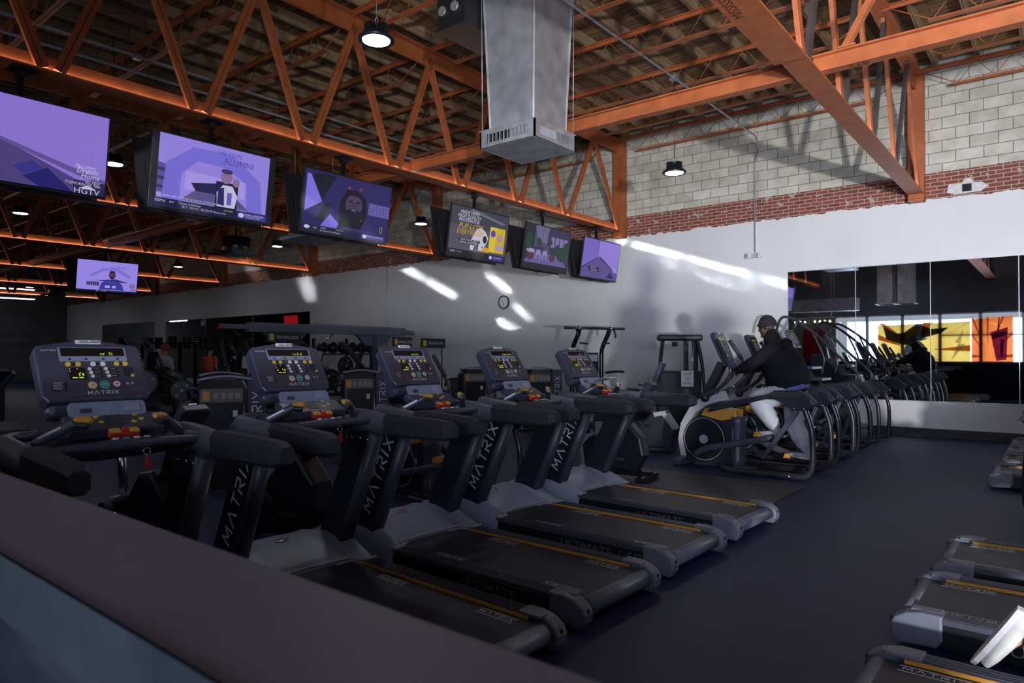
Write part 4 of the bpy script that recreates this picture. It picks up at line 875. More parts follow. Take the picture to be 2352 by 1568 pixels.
def alumni(poly, rect, ell, txt):
    rect(em(150, 132, 228, .85), 0, 0, 1, 1); poly(em(96, 84, 172, .7), [(0, .62), (.13, .58), (.13, .2), (0, .2)])
    for k in range(3): poly(em(58, 50, 110, .6), [(.0, .55-.12*k), (.10, .53-.12*k), (.10, .49-.12*k), (0, .50-.12*k)])
    poly(em(122, 112, 222, .8), [(.08, .12), (.10, .62), (.30, .90), (.62, .92), (.88, .60), (.92, .12), (.78, .12), (.76, .52), (.60, .70), (.34, .72), (.22, .50), (.22, .12)])
    rect(em(168, 152, 234, .85), .25, .30, .75, .55); poly(em(96, 88, 150, .7), [(.22, .14), (.36, .34), (.64, .34), (.80, .14)])
    poly(em(40, 34, 90, .6), [(.30, .40), (.50, .46), (.50, .30), (.34, .30)]); rect(em(30, 28, 78, .6), .50, .12, .69, .50)
    ell(em(150, 122, 170, .7), .585, .58, .05, .10); ell(em(66, 56, 120, .6), .585, .66, .05, .035); poly(WHT, [(.52, .14), (.51, .34), (.56, .46), (.64, .46), (.69, .32), (.67, .14)]); poly(em(44, 44, 128, .6), [(.52, .16), (.52, .40), (.57, .42), (.58, .16)])
    rect(BLK, 0, 0, .04, 1); rect(BLK, .955, 0, 1, 1)
    ell(em(150, 122, 170, .7), .67, .52, .03, .06); rect(em(110, 100, 206, .7), .60, .18, .64, .36)
    txt(em(98, 88, 170, .8), 'WELCOME', .60, .91, .075, .9); txt(em(84, 74, 160, .8), 'ALUMNI', .68, .805, .11, 1.0)
    txt(WHT, "For adults with moderate to severe Crohn's disease", .30, .165, .040, .9)
    rect(NAVY, 0, 0, 1, .125); txt(WHT, 'ESPN', .075, .085, .045, 1.2); txt(WHT, 'APG', .16, .085, .03); txt(WHT, 'Texans vs Patriots', .30, .090, .036); txt(WHT, 'NE -2   O/U: 40.5   NE: 52% FPI chance to win', .42, .045, .034, .85); txt(em(190, 210, 60, .7), '3:47 SUN', .62, .09, .03)
    rect(em(64, 58, 150, .7), .70, .02, .96, .11); ell(WHT, .735, .065, .025, .035); txt(WHT, 'FLYERS at PENGUINS', .85, .08, .036, .8); txt(WHT, 'TOMORROW 7 PM ET', .84, .045, .026, .8)
def player(poly, rect, ell, txt):
    rect(em(46, 38, 112, .6), 0, 0, 1, 1); poly(em(132, 116, 226, .8), [(.02, .32), (.20, .52), (.06, .93), (.02, .93)]); poly(em(20, 17, 50, .5), [(.20, .55), (.34, .98), (.14, .98), (.08, .90)]); poly(em(16, 14, 40, .5), [(.14, .2), (.24, .52), (.29, .5), (.22, .2)])
    rect(em(96, 82, 168, .65), .74, .44, 1, .66)
    for k in range(5): rect(em(140, 126, 214, .7), .74, .46+.04*k, 1, .475+.04*k)
    for k in range(6): rect(em(60, 50, 120, .6), .76+.04*k, .44, .765+.04*k, .66)
    poly(em(58, 46, 128, .6), [(.30, .12), (.42, .42), (.68, .42), (.86, .14)]); poly(em(128, 112, 226, .75), [(.20, .12), (.30, .34), (.40, .20), (.38, .10)]); poly(em(18, 15, 40, .5), [(.40, .16), (.40, .56), (.46, .80), (.60, .82), (.70, .70), (.72, .40), (.66, .16)])
    ell(em(92, 66, 112, .55), .56, .56, .10, .18); ell(em(26, 21, 50, .5), .56, .40, .11, .09); ell(em(40, 28, 58, .5), .56, .47, .045, .035); ell(em(150, 120, 190, .6), .56, .475, .03, .013)
    ell(em(20, 16, 36, .5), .52, .62, .025, .018); ell(em(20, 16, 36, .5), .605, .62, .025, .018); poly(em(70, 48, 84, .55), [(.545, .60), (.575, .60), (.59, .525), (.53, .525)]); poly(em(18, 15, 40, .5), [(.44, .66), (.46, .80), (.60, .82), (.68, .68), (.62, .72), (.50, .72)])
    ell(em(150, 70, 60, .55), .49, .84, .02, .03); ell(em(150, 70, 60, .55), .63, .85, .02, .03); txt(WHT, '~', .66, .32, .06)
    rect(NAVY, 0, 0, 1, .115); ell(WHT, .06, .07, .03, .03); txt(WHT, 'NHL', .15, .07, .032); txt(WHT, 'Bruins', .24, .085, .032); txt(WHT, 'NJ - Houston 2-0, including games', .32, .04, .030, .85); txt(em(190, 210, 60, .7), '3 (Sun) To', .42, .09, .03)
    rect(em(64, 58, 150, .7), .68, .02, .97, .105); ell(WHT, .72, .062, .025, .033); txt(WHT, 'MAPLE LEAFS at GOLDEN KNIGHTS', .845, .072, .030, .7)
    for r_ in ((.90, .16, .905, .27), (.925, .16, .93, .27), (.90, .265, .93, .27), (.90, .16, .93, .165)): rect(em(200, 190, 60, .7), *r_)
def advert(poly, rect, ell, txt):
    rect(em(92, 92, 108, .6), 0, 0, 1, 1); rect(em(70, 74, 92, .55), 0, .62, 1, 1); poly(em(120, 126, 140, .6), [(.30, .95), (.9, .80), (.95, .84), (.34, 1)]); rect(em(216, 182, 30, .75), .68, .18, .96, .72); rect(em(232, 205, 50, .75), .68, .18, .80, .72)
    ell(em(96, 70, 190, .7), .74, .58, .045, .075); ell(em(200, 150, 170, .7), .87, .50, .05, .09); poly(em(176, 160, 214, .75), [(.80, .34), (.95, .36), (.95, .26), (.80, .24)]); rect(em(226, 170, 20, .75), .50, .16, .70, .26)
    poly(em(206, 200, 222, .8), [(.36, .36), (.44, .60), (.52, .66), (.60, .58), (.66, .46), (.62, .30), (.56, .18), (.50, .18), (.50, .34), (.44, .30), (.41, .16), (.36, .16)]); ell(em(40, 36, 48, .55), .60, .42, .035, .08); ell(em(206, 200, 222, .8), .565, .30, .04, .06); ell(em(24, 22, 30, .5), .57, .25, .012, .015)
    T = em(216, 212, 226, .8); G = em(206, 166, 40, .8)
    for s_, v in (('MADE WITH', .90), ('HIGH QUALITY', .82), ('PROTEIN FOR', .74)): txt(T, s_, .30, v, .085, 1.0, shear=.15)
    txt(G, 'PUP-LETES', .34, .62, .135, 1.0, shear=.15); txt(G, 'EVERYWHERE', .34, .50, .125, .9, shear=.15)
    rect(BLK, .16, .32, .52, .37); rect(BLK, .16, .26, .48, .31); txt(T, 'I GROW, THROW, A PRO AT', .34, .345, .042, .9); txt(T, 'GYMMING, YEAH, IT\'S ONE', .32, .285, .042, .9)
    rect(em(24, 24, 34, .55), 0, 0, 1, .13); txt(WHT, 'ESPN', .08, .08, .045, 1.2); txt(WHT, 'Top News', .19, .085, .03); rect(em(64, 58, 150, .7), .70, .02, .97, .11); ell(WHT, .735, .065, .025, .035); txt(WHT, 'FLYERS at PENGUINS', .86, .075, .03, .7)
def patio(poly, rect, ell, txt):
    rect(em(58, 54, 92, .55), 0, 0, 1, 1); poly(em(112, 100, 168, .65), [(.02, .12), (.98, .12), (.80, .38), (.15, .38)]); poly(em(40, 36, 66, .5), [(0, .12), (.20, .50), (.20, 1), (0, 1)]); poly(em(88, 80, 134, .6), [(.20, .5), (.48, .55), (.48, .95), (.20, 1)])
    for k in range(9): poly(em(150, 142, 190, .6), [(.20+.035*k, 1), (.215+.035*k, 1), (.31+.02*k, .62), (.30+.02*k, .62)])
    for k in range(4): rect(em(140, 126, 190, .65), .56+.10*k, .55, .64+.10*k, .80)
    rect(em(100, 82, 120, .6), .42, .38, .52, .56); ell(em(92, 58, 66, .55), .62, .30, .07, .10); ell(em(92, 58, 66, .55), .14, .28, .08, .10); ell(em(170, 160, 210, .65), .14, .40, .09, .05)
    for u, v, ru, rv in ((.84, .42, .13, .18), (.72, .50, .07, .14), (.92, .58, .06, .16), (.30, .62, .06, .1), (.08, .62, .07, .2), (.55, .66, .04, .06)):
        ell(em(36, 62, 50, .5), u, v, ru, rv)
        for k in range(7): a = k*2*PI/7+u*9; poly(em(52, 92, 70, .5), [(u, v), (u+ru*1.1*math.cos(a), v+rv*1.1*math.sin(a)), (u+ru*.9*math.cos(a+.35), v+rv*.9*math.sin(a+.35))])
    for u in (.30, .44): poly(em(160, 150, 200, .65), [(u-.05, .22), (u-.04, .44), (u+.05, .44), (u+.06, .22), (u+.04, .22), (u+.03, .33), (u-.02, .33), (u-.03, .22)])
    rect(em(30, 28, 44, .5), 0, 0, 1, .12)
    for k, s_ in enumerate(('BLR  BLR', 'BLR  BLR')): txt(WHT, s_, .40+.30*k, .05, .035)
def room6(poly, rect, ell, txt):
    poly(em(146, 122, 216, .85), [(0, 0), (1, 0), (1, 1), (0, 1)]); poly(em(120, 98, 196, .8), [(0, .26), (.40, .62), (.40, 1), (0, 1)]); poly(em(98, 80, 156, .7), [(0, .22), (.40, .58), (.46, .56), (1, .18), (1, 0), (0, 0)]); rect(em(64, 50, 110, .65), .395, .60, .405, 1)
    for a, c_ in (((0, .2), (.4, .56)), ((.46, .54), (1, .16))): poly(em(54, 44, 100, .6), [a, c_, (c_[0], c_[1]+.02), (a[0], a[1]+.05)])
    poly(em(38, 34, 110, .6), [(.70, .06), (.80, .22), (.92, .04)]); rect(BLK, .16, .24, .46, .29); rect(BLK, .20, .18, .48, .23); txt(WHT, 'THEY GET THE', .31, .265, .04, .8); txt(WHT, 'BEST DEAL THERE', .34, .205, .04, .8)
    txt(WHT, 'Dream', .90, .30, .07, .8, shear=.3); txt(WHT, 'Home', .91, .24, .07, .8, shear=.3)
def alumni_man(poly, rect, ell, txt):
    rect(em(158, 140, 238, .85), 0, 0, 1, 1); poly(em(138, 122, 228, .8), [(.18, .5), (.40, .78), (.66, .80), (.90, .55), (.84, .5), (.64, .70), (.42, .68), (.26, .5)]); txt(em(112, 98, 196, .8), 'ALUMNI', .66, .82, .10, 1.1)
    poly(em(60, 50, 120, .6), [(.30, .36), (.62, .44), (.86, .34), (.62, .34)]); rect(em(60, 52, 124, .6), .16, .20, .36, .32)
    for k in range(5): rect(em(150, 136, 220, .7), .18+.035*k, .21, .19+.035*k, .31)
    poly(em(70, 68, 176, .7), [(.36, .08), (.40, .30), (.50, .40), (.64, .40), (.74, .28), (.78, .08)]); ell(em(96, 70, 120, .6), .57, .56, .058, .13); poly(em(40, 32, 62, .55), [(.515, .60), (.53, .69), (.60, .70), (.63, .62), (.57, .66)]); ell(em(40, 28, 60, .55), .565, .47, .03, .03)
    rect(em(190, 180, 236, .75), .46, .14, .54, .22); rect(em(190, 180, 236, .75), .58, .14, .64, .22); ell(em(150, 118, 190, .7), .92, .24, .05, .09); poly(em(150, 136, 220, .7), [(.86, .04), (.90, .16), (.99, .16), (.99, .04)])
    rect(NAVY, 0, 0, 1, .06); txt(WHT, 'NE -2   O/U 40.5', .4, .03, .035)
TVY = [(2.22, room1, 'large television at the left edge showing a purple empty room with a dream home caption'), (4.20, alumni, 'second hanging television from the left, man under an inflatable arch on screen'), (6.18, player, 'third hanging television from the left, close-up of a helmeted player on screen'),
       (9.03, advert, 'fourth hanging television from the left, dog food advert on screen'), (11.08, patio, 'fifth hanging television from the left, plant-filled patio on screen'), (13.12, room6, 'rightmost hanging television, small purple room on screen')]
for i, (y, pic, lb) in enumerate(TVY):
    tv_mount(-8.14, y, 'black ceiling pole holding the %s pair of televisions from the left' % ('first', 'second', 'third', 'fourth', 'fifth', 'sixth')[i])
    television((-8.02, y, 3.60), 0, -.0 + .155, lb, pic, 'front row of hanging televisions')
    television((-8.375, y-.02, 3.60), PI, .19, 'dark back of a television hung behind the %s' % lb.split(',')[0].replace(' showing a purple empty room with a dream home caption', ''), None, 'rear televisions seen from behind')
tv_mount(-20.36, 7.55, 'black ceiling pole holding the lone far televisions'); television((-20.22, 7.55, 3.60), 0, .155, 'lone far television at left, laughing man under an arch on screen', alumni_man, None)
television((-20.6, 7.45, 3.60), PI, .19, 'dark back of the television behind the lone far one', None, 'rear televisions seen from behind')
def redpic(poly, rect, ell, txt): rect(em(190, 30, 34, .55), 0, 0, 1, 1); rect(em(150, 22, 30, .5), .6, 0, .64, 1)
tv_mount(-38.69, 9.2, 'black pole of the red television at the left edge'); television((-38.62, 8.96, 3.62), -1.25, .1, 'red-lit television cut by the left edge of the photo', redpic, None)
tv_mount(-38.69, 3.0, 'black pole of the red television reflected in the far mirror'); television((-38.69, 3.24, 3.6), PI/2, .1, 'red-lit television seen reflected in the far mirror', redpic, None)
# ------------------------------------------------------------------ mirrors, clock, storefront
MIRM = mat('mirror_glass', (.70, .73, .76), .015, 1.0, 0.0)
def mirror(x0, x1, z0, z1, lb, grp, y=YW):
    o = thing('wall_mirror', lb, 'mirror', ((x0+x1)/2, y, z0), 0, grp); wd = x1-x0
    MB().box((0, -.006, (z1-z0)/2), (wd-.012, .008, z1-z0)).obj('glass', MIRM, o)
    b = MB(); b.box((0, -.009, z1-z0), (wd, .018, .014)); b.box((0, -.009, 0), (wd, .018, .014))
    for s_ in (-1, 1): b.box((s_*(wd/2-.003), -.007, (z1-z0)/2), (.007, .014, z1-z0))
    b.obj('edge_trim', STEEL, o); return o
MX = [-4.325, -3.07, -1.84, -.56, .72]
for i in range(4): mirror(MX[i], MX[i+1], .645, 3.16, 'tall wall mirror, %s panel of the big mirror on the right wall' % ('left end', 'second', 'third', 'right end')[i], 'big right mirror panels')
for i, (x0, x1) in enumerate(((-31.75, -28.1), (-28.1, -24.4), (-24.4, -20.66))): mirror(x0, x1, .5, 3.02, 'far wall mirror, %s panel behind the training rig' % ('left', 'middle', 'right')[i], 'far mirror panels')
mirror(-38.9, -32.85, .5, 3.04, 'far left wall mirror beside the corner', None)
ck = thing('wall_clock', 'round white wall clock with a black rim on the grey wall', 'clock', (-11.78, YW, 2.91))
def disc(r0, y0, y1, n=32): return MB().cyl((0, y0, 0), (0, y1, 0), r0, n)
disc(.185, 0, -.03).obj('case', BLACKP, ck); disc(.155, -.03, -.033).obj('face', mat('clock_face', (.62, .62, .66), .5, 0, .02), ck)
MB().tube([(.17*math.cos(a), -.033, .17*math.sin(a)) for a in [k*2*PI/32 for k in range(32)]], .017, 8, closed=True).obj('rim', BLACKP, ck)
b = MB()
for k in range(12): a = k*PI/6; b.bar((.125*math.sin(a), -.0345, .125*math.cos(a)), (.145*math.sin(a), -.0345, .145*math.cos(a)), .008, .002, (0, 1, 0))
b.obj('hour_marks', BLACKP, ck)
for a, l_, n_ in ((-1.0, .08, 'hour_hand'), (PI*.98, .12, 'minute_hand')): MB().bar((0, -.037, 0), (l_*math.sin(a), -.037, l_*math.cos(a)), .01, .002, (0, 1, 0)).obj(n_, BLACKP, ck)
vt = thing('wall_vent_hole', 'small dark square hole with a pale patched surround in the brick band at right', 'hole', (-1.28, YW, 4.42))
MB().prism([(-.3, -.06), (-.18, -.11), (.2, -.1), (.31, -.02), (.22, .06), (.10, .07), (.06, .15), (-.02, .15), (-.08, .08), (-.27, .08)], 'y', -.012, 0, .004).obj('patch', mat('patch_plaster', (.52, .52, .53), .8, 0, .15, 20, .3), vt)
MB().box((0, -.008, -.01), (.14, .012, .13)).obj('opening', BLACKM, vt); b = MB(); b.box((0, -.016, .06), (.16, .012, .014)); b.box((.075, -.016, -.01), (.014, .012, .14)); b.obj('rim', STEEL, vt)
# storefront
GLS = bpy.data.materials.new('storefront_glass'); GLS.use_nodes = True; N, L = nodes(GLS)
tr_ = N.new('ShaderNodeBsdfTransparent'); gl_ = N.new('ShaderNodeBsdfGlossy'); gl_.inputs['Roughness'].default_value = .02; mx_ = N.new('ShaderNodeMixShader'); mx_.inputs[0].default_value = .06
L.new(tr_.outputs[0], mx_.inputs[1]); L.new(gl_.outputs[0], mx_.inputs[2]); L.new(mx_.outputs[0], N['Material Output'].inputs['Surface'])
ALU = mat('aluminium_frame', (.42, .43, .45), .35, .6, .05)
MUL = [-7.6, -6.35, -5.05, -3.75, -2.42, -1.1, .2, 1.5, 2.8, 4.2, 5.8, 7.4]
for i in range(11):
    x0, x1 = MUL[i], MUL[i+1]
    wn = MB().box(((x0+x1)/2, YS-.05, (WZ0+WZ1)/2), (x1-x0-.05, .012, WZ1-WZ0-.06)).obj('window_%d' % (i+1), GLS); struct(wn)
    b = MB(); 
    for x in (x0+.03, x1-.03): b.box((x, YS-.05, (WZ0+WZ1)/2), (.06, .11, WZ1-WZ0))
    for z_ in (WZ0+.03, WZ1-.03): b.box(((x0+x1)/2, YS-.05, z_), (x1-x0, .11, .06))
    if i in (3, 4): b.box(((x0+x1)/2, YS-.05, 2.25), (x1-x0, .10, .05))
    struct(b.obj('window_frame', ALU, wn))
def film(name, col):
    m = bpy.data.materials.new(name); m.use_nodes = True; N, L = nodes(m)
    d = N.new('ShaderNodeBsdfDiffuse'); t_ = N.new('ShaderNodeBsdfTranslucent'); x_ = N.new('ShaderNodeMixShader'); x_.inputs[0].default_value = .6
    n = N.new('ShaderNodeTexNoise'); n.inputs['Scale'].default_value = 4; r = N.new('ShaderNodeMixRGB'); r.blend_type = 'MULTIPLY'; r.inputs[0].default_value = .35; r.inputs[1].default_value = (*col, 1); L.new(n.outputs['Fac'], r.inputs[2])
    for q in (d, t_): L.new(r.outputs[0], q.inputs[0])
    L.new(d.outputs[0], x_.inputs[1]); L.new(t_.outputs[0], x_.inputs[2]); L.new(x_.outputs[0], N['Material Output'].inputs['Surface']); return m
FO, FY, FDY, FB, FBD, FPU, FPD, FK, FW = film('film_orange', (.75, .16, .03)), film('film_yellow', (.62, .36, .06)), film('film_ochre', (.62, .20, .02)), film('film_blue', (.08, .13, .55)), film('film_sky', (.15, .32, .62)), film('film_purple', (.30, .05, .36)), film('film_plum', (.20, .03, .26)), film('film_dark', (.025, .022, .012)), film('film_white', (.8, .8, .8))
def mural(name, lb, x0, x1, z0, z1, items):
    o = thing(name, lb, 'mural', ((x0+x1)/2, YS+.012, z0)); wd, ht = x1-x0, z1-z0; b = MB(); k = 0
    for mt, pts in items:        # u grows towards +x as seen from outside; viewed from inside it is mirrored, as in the wall mirror it reads left to right
        b.m(mt); b.poly([((u-.5)*wd, k*.0012, v*ht) for u, v in pts], [tuple(range(len(pts)))]); k += 1
    lab(b.obj('artwork', None, o), 'painted panel artwork'); return o
def ray_(cx, cy, a, l0, l1, w_): return [(cx+l0*math.cos(a), cy+l0*math.sin(a)), (cx+l1*math.cos(a+w_), cy+l1*math.sin(a+w_)), (cx+l1*math.cos(a-w_*.4), cy+l1*math.sin(a-w_*.4))]
E_ = lambda u, v, ru, rv, k=18: [(u+ru*math.cos(2*PI*i/k), v+rv*math.sin(2*PI*i/k)) for i in range(k)]
cl_ = lambda pts: [(min(1, max(0, u)), min(1, max(0, v))) for u, v in pts]
mural('window_mural', 'yellow swirl window mural with a blue drink cup and a dark smear', -5.95, -2.75, .6, 2.78, [(FY, [(0, 0), (1, 0), (1, 1), (0, .96)])] + [(FDY, cl_(ray_(.45, .5, a*.7, .15, .8, .10))) for a in range(9)] + [(FK, cl_([(.06, .95), (.22, .80), (.30, .82), (.44, .98), (.60, .88), (.78, .90), (.70, .80), (.52, .72), (.38, .58), (.26, .60), (.10, .70)])),
   (FB, E_(.42, .42, .13, .26)), (FBD, [(.34, .70), (.50, .74), (.56, .70), (.48, .66)]), (FBD, [(.455, .72), (.48, .98), (.50, .97), (.48, .72)]), (FW, [(.80, .30), (.88, .62), (.84, .62), (.93, .86), (.90, .60), (.95, .60)])])
mural('window_mural', 'orange sunburst window mural with a purple drink cup', -2.72, -1.42, .6, 2.95, [(FO, [(0, 0), (1, 0), (1, 1), (0, .96)])] + [(FDY, cl_(ray_(.40, .35, a*.52, .10, .75, .05))) for a in range(12)] + [(FPU, [(.46, .74), (.88, .82), (.84, .30), (.60, .28)]), (FPD, [(.50, .70), (.84, .76), (.82, .68), (.51, .63)]), (FPD, [(.70, .62), (.78, .63), (.76, .36), (.69, .36)]), (FPD, [(.62, .76), (.66, .98), (.69, .98), (.67, .76)])])
mural('wall_poster', 'red poster on the dark wall left of the storefront', -8.9, -7.9, 1.2, 2.6, [(film('film_red', (.5, .02, .05)), [(0, 0), (1, 0), (1, 1), (0, 1)])])
md = thing('air_duct', 'big pale twin drop duct seen only in the mirror', 'duct', (-4.7, .35, 3.33))
for s_ in (-1, 1): MB().box((s_*.33, 0, 1.2), (.5, .6, 2.4), bev=.006).obj('drop', STEEL, md)
MB().box((0, 0, .02), (1.3, .7, .04)).obj('bottom_flange', STEEL, md)
hd_ = thing('air_duct', 'long pale horizontal duct seen only in the mirror', 'duct', (-8.6, -1.2, 3.25)); MB().box((0, 0, .25), (4.6, .5, .5), bev=.006).obj('run', STEEL, hd_)
for k in range(4): MB().box((-2.1+1.4*k, 0, .25), (.03, .54, .54)).obj('joint_flange', STEEL, hd_)
for k in range(3): MB().cyl((-1.6+1.5*k, 0, .5), (-1.6+1.5*k, 0, 3.4), .006, 6).obj('hanger_wire', STEEL, hd_)
tk = thing('track_light', 'row of small glowing bulbs on a bar over the reception, in the mirror', 'light', (-8.3, -2.2, 2.85)); MB().box((0, 0, .22), (1.7, .04, .04)).obj('bar', STEEL, tk)
for k in range(8): q = -.7+.2*k; lab(MB().ball((q, 0, .05), .04, 10).obj('bulb', mat('warm_bulb_glow', (0, 0, 0), emit=(1, .78, .5), es=12), tk), 'glowing bulb'); MB().cyl((q, 0, .08), (q, 0, .21), .008, 6).obj('stem', STEEL, tk)
for q in (-.75, .75): MB().cyl((q, 0, .23), (q, 0, 3.88), .008, 6).obj('hanger_rod', STEEL, tk)
sp = thing('wall_speaker', 'black speaker on the dark wall seen in the mirror', 'speaker', (-2.2, YS+.13, 4.5)); MB().box((0, 0, 0), (.36, .26, .34), bev=.01).obj('cabinet', BLACKP, sp); MB().box((0, -.1, .2), (.06, .06, .16)).obj('bracket', STEEL, sp)
for k in range(8): tag(MB().box((-2.6+.16*k, -2.55, 1.12), (.11, .11, .24), bev=.02).obj('product_jar', (FPU, FK, FW, FDY)[k % 4]), 'small %s jar on the shelf by the storefront, in the mirror' % ('purple', 'black', 'white', 'ochre')[k % 4], 'jar', 'jars on the storefront shelf')
sf = tag(MB().box((-2.0, -2.55, .5), (1.8, .35, 1.0), bev=.01).obj('display_shelf', GREYL), 'low pale cabinet carrying jars by the storefront', 'cabinet')
# ------------------------------------------------------------------ gym floor behind the treadmills
mt_ = tag(MB().box((-3.25, 7.25, .006), (2.0, 1.55, .012), bev=.003).obj('rubber_mat', mat('mat_rubber', (.034, .036, .052), .5, 0, .1)), 'flat dark rubber mat between the last left treadmill and the cross trainers', 'mat')
b = MB(); logo(b, (-3.95, 7.35, .0125), (1, .2, 0), (-.2, 1, 0), .10, .05, .2, 'R'); lab(b.obj('print', WHITEB, mt_), 'small white print')
RIGM = mat('rig_steel_blue', (.085, .098, .14), .45, 0, .08)
rig = thing('training_rig', 'long slate-blue training rig beam with gusseted posts and chains', 'training rig', (-14.0, 7.45, 0))
MB().box((0, 2.9, 2.10), (.16, 4.6, .21), bev=.008).obj('top_beam', RIGM, rig); MB().box((0, .3, 2.10), (.10, .62, .10), bev=.006).obj('end_arm', RIGM, rig); MB().box((0, 5.3, 2.10), (.12, .5, .11), rot=(-.12, 0, 0), bev=.006).obj('end_arm', RIGM, rig)
lab(MB().box((0, -.02, 2.10), (.11, .03, .11)).obj('red_cap', REDP, rig), 'red end cap')
for y in (1.55, 4.15):
    MB().box((0, y, 1.0), (.12, .16, 2.06), bev=.008).obj('post', SLATE, rig); MB().prism([(y-.62, 2.04), (y+.62, 2.04), (y+.28, 1.72), (y-.28, 1.72)], 'x', -.05, .05, .006).obj('gusset', RIGM, rig); MB().box((0, y, .02), (.5, .5, .04)).obj('base_plate', SLATE, rig)
for y, s_ in ((.25, 1), (2.9, -1)):
    ch = MB()
    for k in range(9): q = Vector((.03, y+.07*k*s_, 2.02-.05*k)); ch.bar(q, q+Vector((0, .06*s_, -.045)), .016 if k % 2 else .03, .03 if k % 2 else .016)
    ch.obj('chain', BLACKM, rig); MB().tube([(.03, y+.63*s_, 1.57), (.05, y+.75*s_, 1.35), (.05, y+.95*s_, 1.15)], .022, 8).obj('handle_strap', BLACKM, rig)
def sign(loc, lb, wd=.85, ht=.24, word='TRAINING ZONE', rz=PI/2):
    o = thing('zone_sign', lb, 'sign', loc, rz, 'training zone signs'); MB().box((0, 0, 0), (wd, .03, ht), bev=.004).obj('board', BLACKP, o)
    b = MB(); b.box((-wd*.36, -.017, 0), (wd*.13, .004, ht*.6)); lab(b.obj('emblem', YELL, o), 'yellow emblem'); [MB().cyl((s_*wd*.4, .03, -loc[2]), (s_*wd*.4, .03, ht/2), .015, 8).obj('post', BLACKM, o) for s_ in (-1, 1)]; b = MB(); text_into(b, word, (wd*.09, -.0165, -.005), (1, 0, 0), (0, 0, 1), ht*.42, sx=.72); b.obj('lettering', WHITEB, o); return o
sign((-13.35, 8.55, 1.87), 'black zone sign hanging under the left half of the rig'); sign((-12.6, 11.35, 1.80), 'black zone sign half hidden under the right end of the rig beam', .62); sign((-12.5, 12.30, 1.78), 'black sign reading TRAINING ZONE in white at the right end of the rig')
rk = thing('ball_rack', 'dark storage rack holding medicine balls behind the rig', 'rack', (-14.6, 11.2, 0))
for y in (-1.0, .0, 1.0): MB().box((0, y, .95), (.06, .06, 1.9)).obj('upright', BLACKM, rk)
for z_ in (.5, 1.0, 1.5): MB().box((0, 0, z_), (.40, 2.1, .04)).obj('shelf', BLACKM, rk)
for k in range(6): tag(MB().ball((-14.55, 10.42+.31*k, 1.67), .15, 14).obj('medicine_ball', BLACKP), '%s black medicine ball along the top of the storage rack' % ('first', 'second', 'third', 'fourth', 'fifth', 'sixth')[k], 'ball', 'medicine balls on the rack')
for k in range(3): tag(MB().ball((-14.5, 10.6+.5*k, 1.14), .12, 12).obj('slam_ball', (GREYL, DARKP, REDP)[k]), '%s ball on the middle shelf of the storage rack' % ('pale', 'charcoal', 'red')[k], 'ball', 'balls on the middle shelf')
# selector weight machines
wm = thing('weight_machine', '', 'weight machine')
b = MB(); b.loft([rr for rr in [[Vector((x, y, z_)) for x, y in rrect(-.30, -.17, .30, .17, .08)] for z_ in (.06, 1.30)]] + [[Vector((x*.75, y*.7, 1.42)) for x, y in rrect(-.30, -.17, .30, .17, .08)]], smooth=False); b.obj('stack_shroud', BLACKP, wm)
MB().tube([(x, 0, 1.40+.07*math.cos(x*4.5)) for x in (-.28, -.18, -.08, .02, .12, .22, .28)], [(.09, .02)]*7, 8).obj('top_cap', GREYC, wm)
pb = MB().box((-.04, -.178, 1.22), (.44, .02, .19), rot=(-.15, 0, 0), bev=.01).obj('placard', mat('placard_grey', (.12, .115, .11), .5), wm)
b = MB(); b.box((-.20, -.192, 1.22), (.07, .004, .13), rot=(-.15, 0, 0)); b.obj('placard_mark', AMBER, pb); b = MB()
for k in range(4): b.box((-.10+.075*k, -.192, 1.22), (.05, .004, .08), rot=(-.15, 0, 0)); 
b.obj('placard_diagram', GREYPR, pb)
MB().box((.33, -.12, .72), (.20, .10, 1.40), bev=.006).obj('front_post', SLATE, wm); b = MB(); logo(b, (.33, -.1705, .93), (0, 0, 1), (-1, 0, 0), .66, .10, .15); lab(b.obj('post_lettering', WHITEB, wm), 'white logo running up the post')
MB().cyl((.19, -.19, .1), (.19, -.19, 1.1), .012, 8).obj('guide_rod', CHROME, wm); MB().box((.10, -.185, .98), (.05, .01, .09)).obj('tag', WHITEB, wm); MB().box((0, .05, .03), (.9, .55, .06), bev=.01).obj('base', BLACKM, wm)
MB().box((.1, .9, .48), (.42, .45, .10), rot=(.05, 0, 0), bev=.03).obj('seat', RUBB, wm); MB().box((.1, 1.15, .85), (.42, .10, .60), rot=(-.2, 0, 0), bev=.03).obj('back_pad', RUBB, wm); MB().box((.1, .75, .22), (.10, 1.1, .10)).obj('seat_rail', DARKP, wm); MB().bar((.1, .9, .2), (.1, .9, .44), .09, .09).obj('seat_post', DARKP, wm)
MB().tube(spline([(-.25, .2, 1.2), (-.35, .6, 1.15), (-.30, .95, 1.0)], 5), .028, 10).obj('lever_arm', DARKP, wm); MB().tube(spline([(-.30, .95, 1.0), (-.12, 1.0, .98)], 5), .02, 8).obj('grip', RUBB, wm)
WM = [(-7.44, 4.02, 62, 'black weight machine tower between the first two treadmill consoles'), (-8.8, 7.03, 58, 'black weight machine tower between the second and third treadmill consoles'), (-9.3, 10.3, 62, 'black weight machine tower right of the third treadmill console'), (-8.1, 10.9, 55, 'black weight machine tower behind the fourth treadmill console'), (-9.2, 4.9, 70, 'black weight machine behind the arm of the first treadmill')]
for i, (x, y, a, lb) in enumerate(WM):
    o = wm if i == 0 else copy_tree(wm); o.location = (x, y, 0); o.scale.z = .84; o.rotation_euler = (0, 0, math.radians(a)); o['label'] = lb; o['group'] = 'weight machine towers'
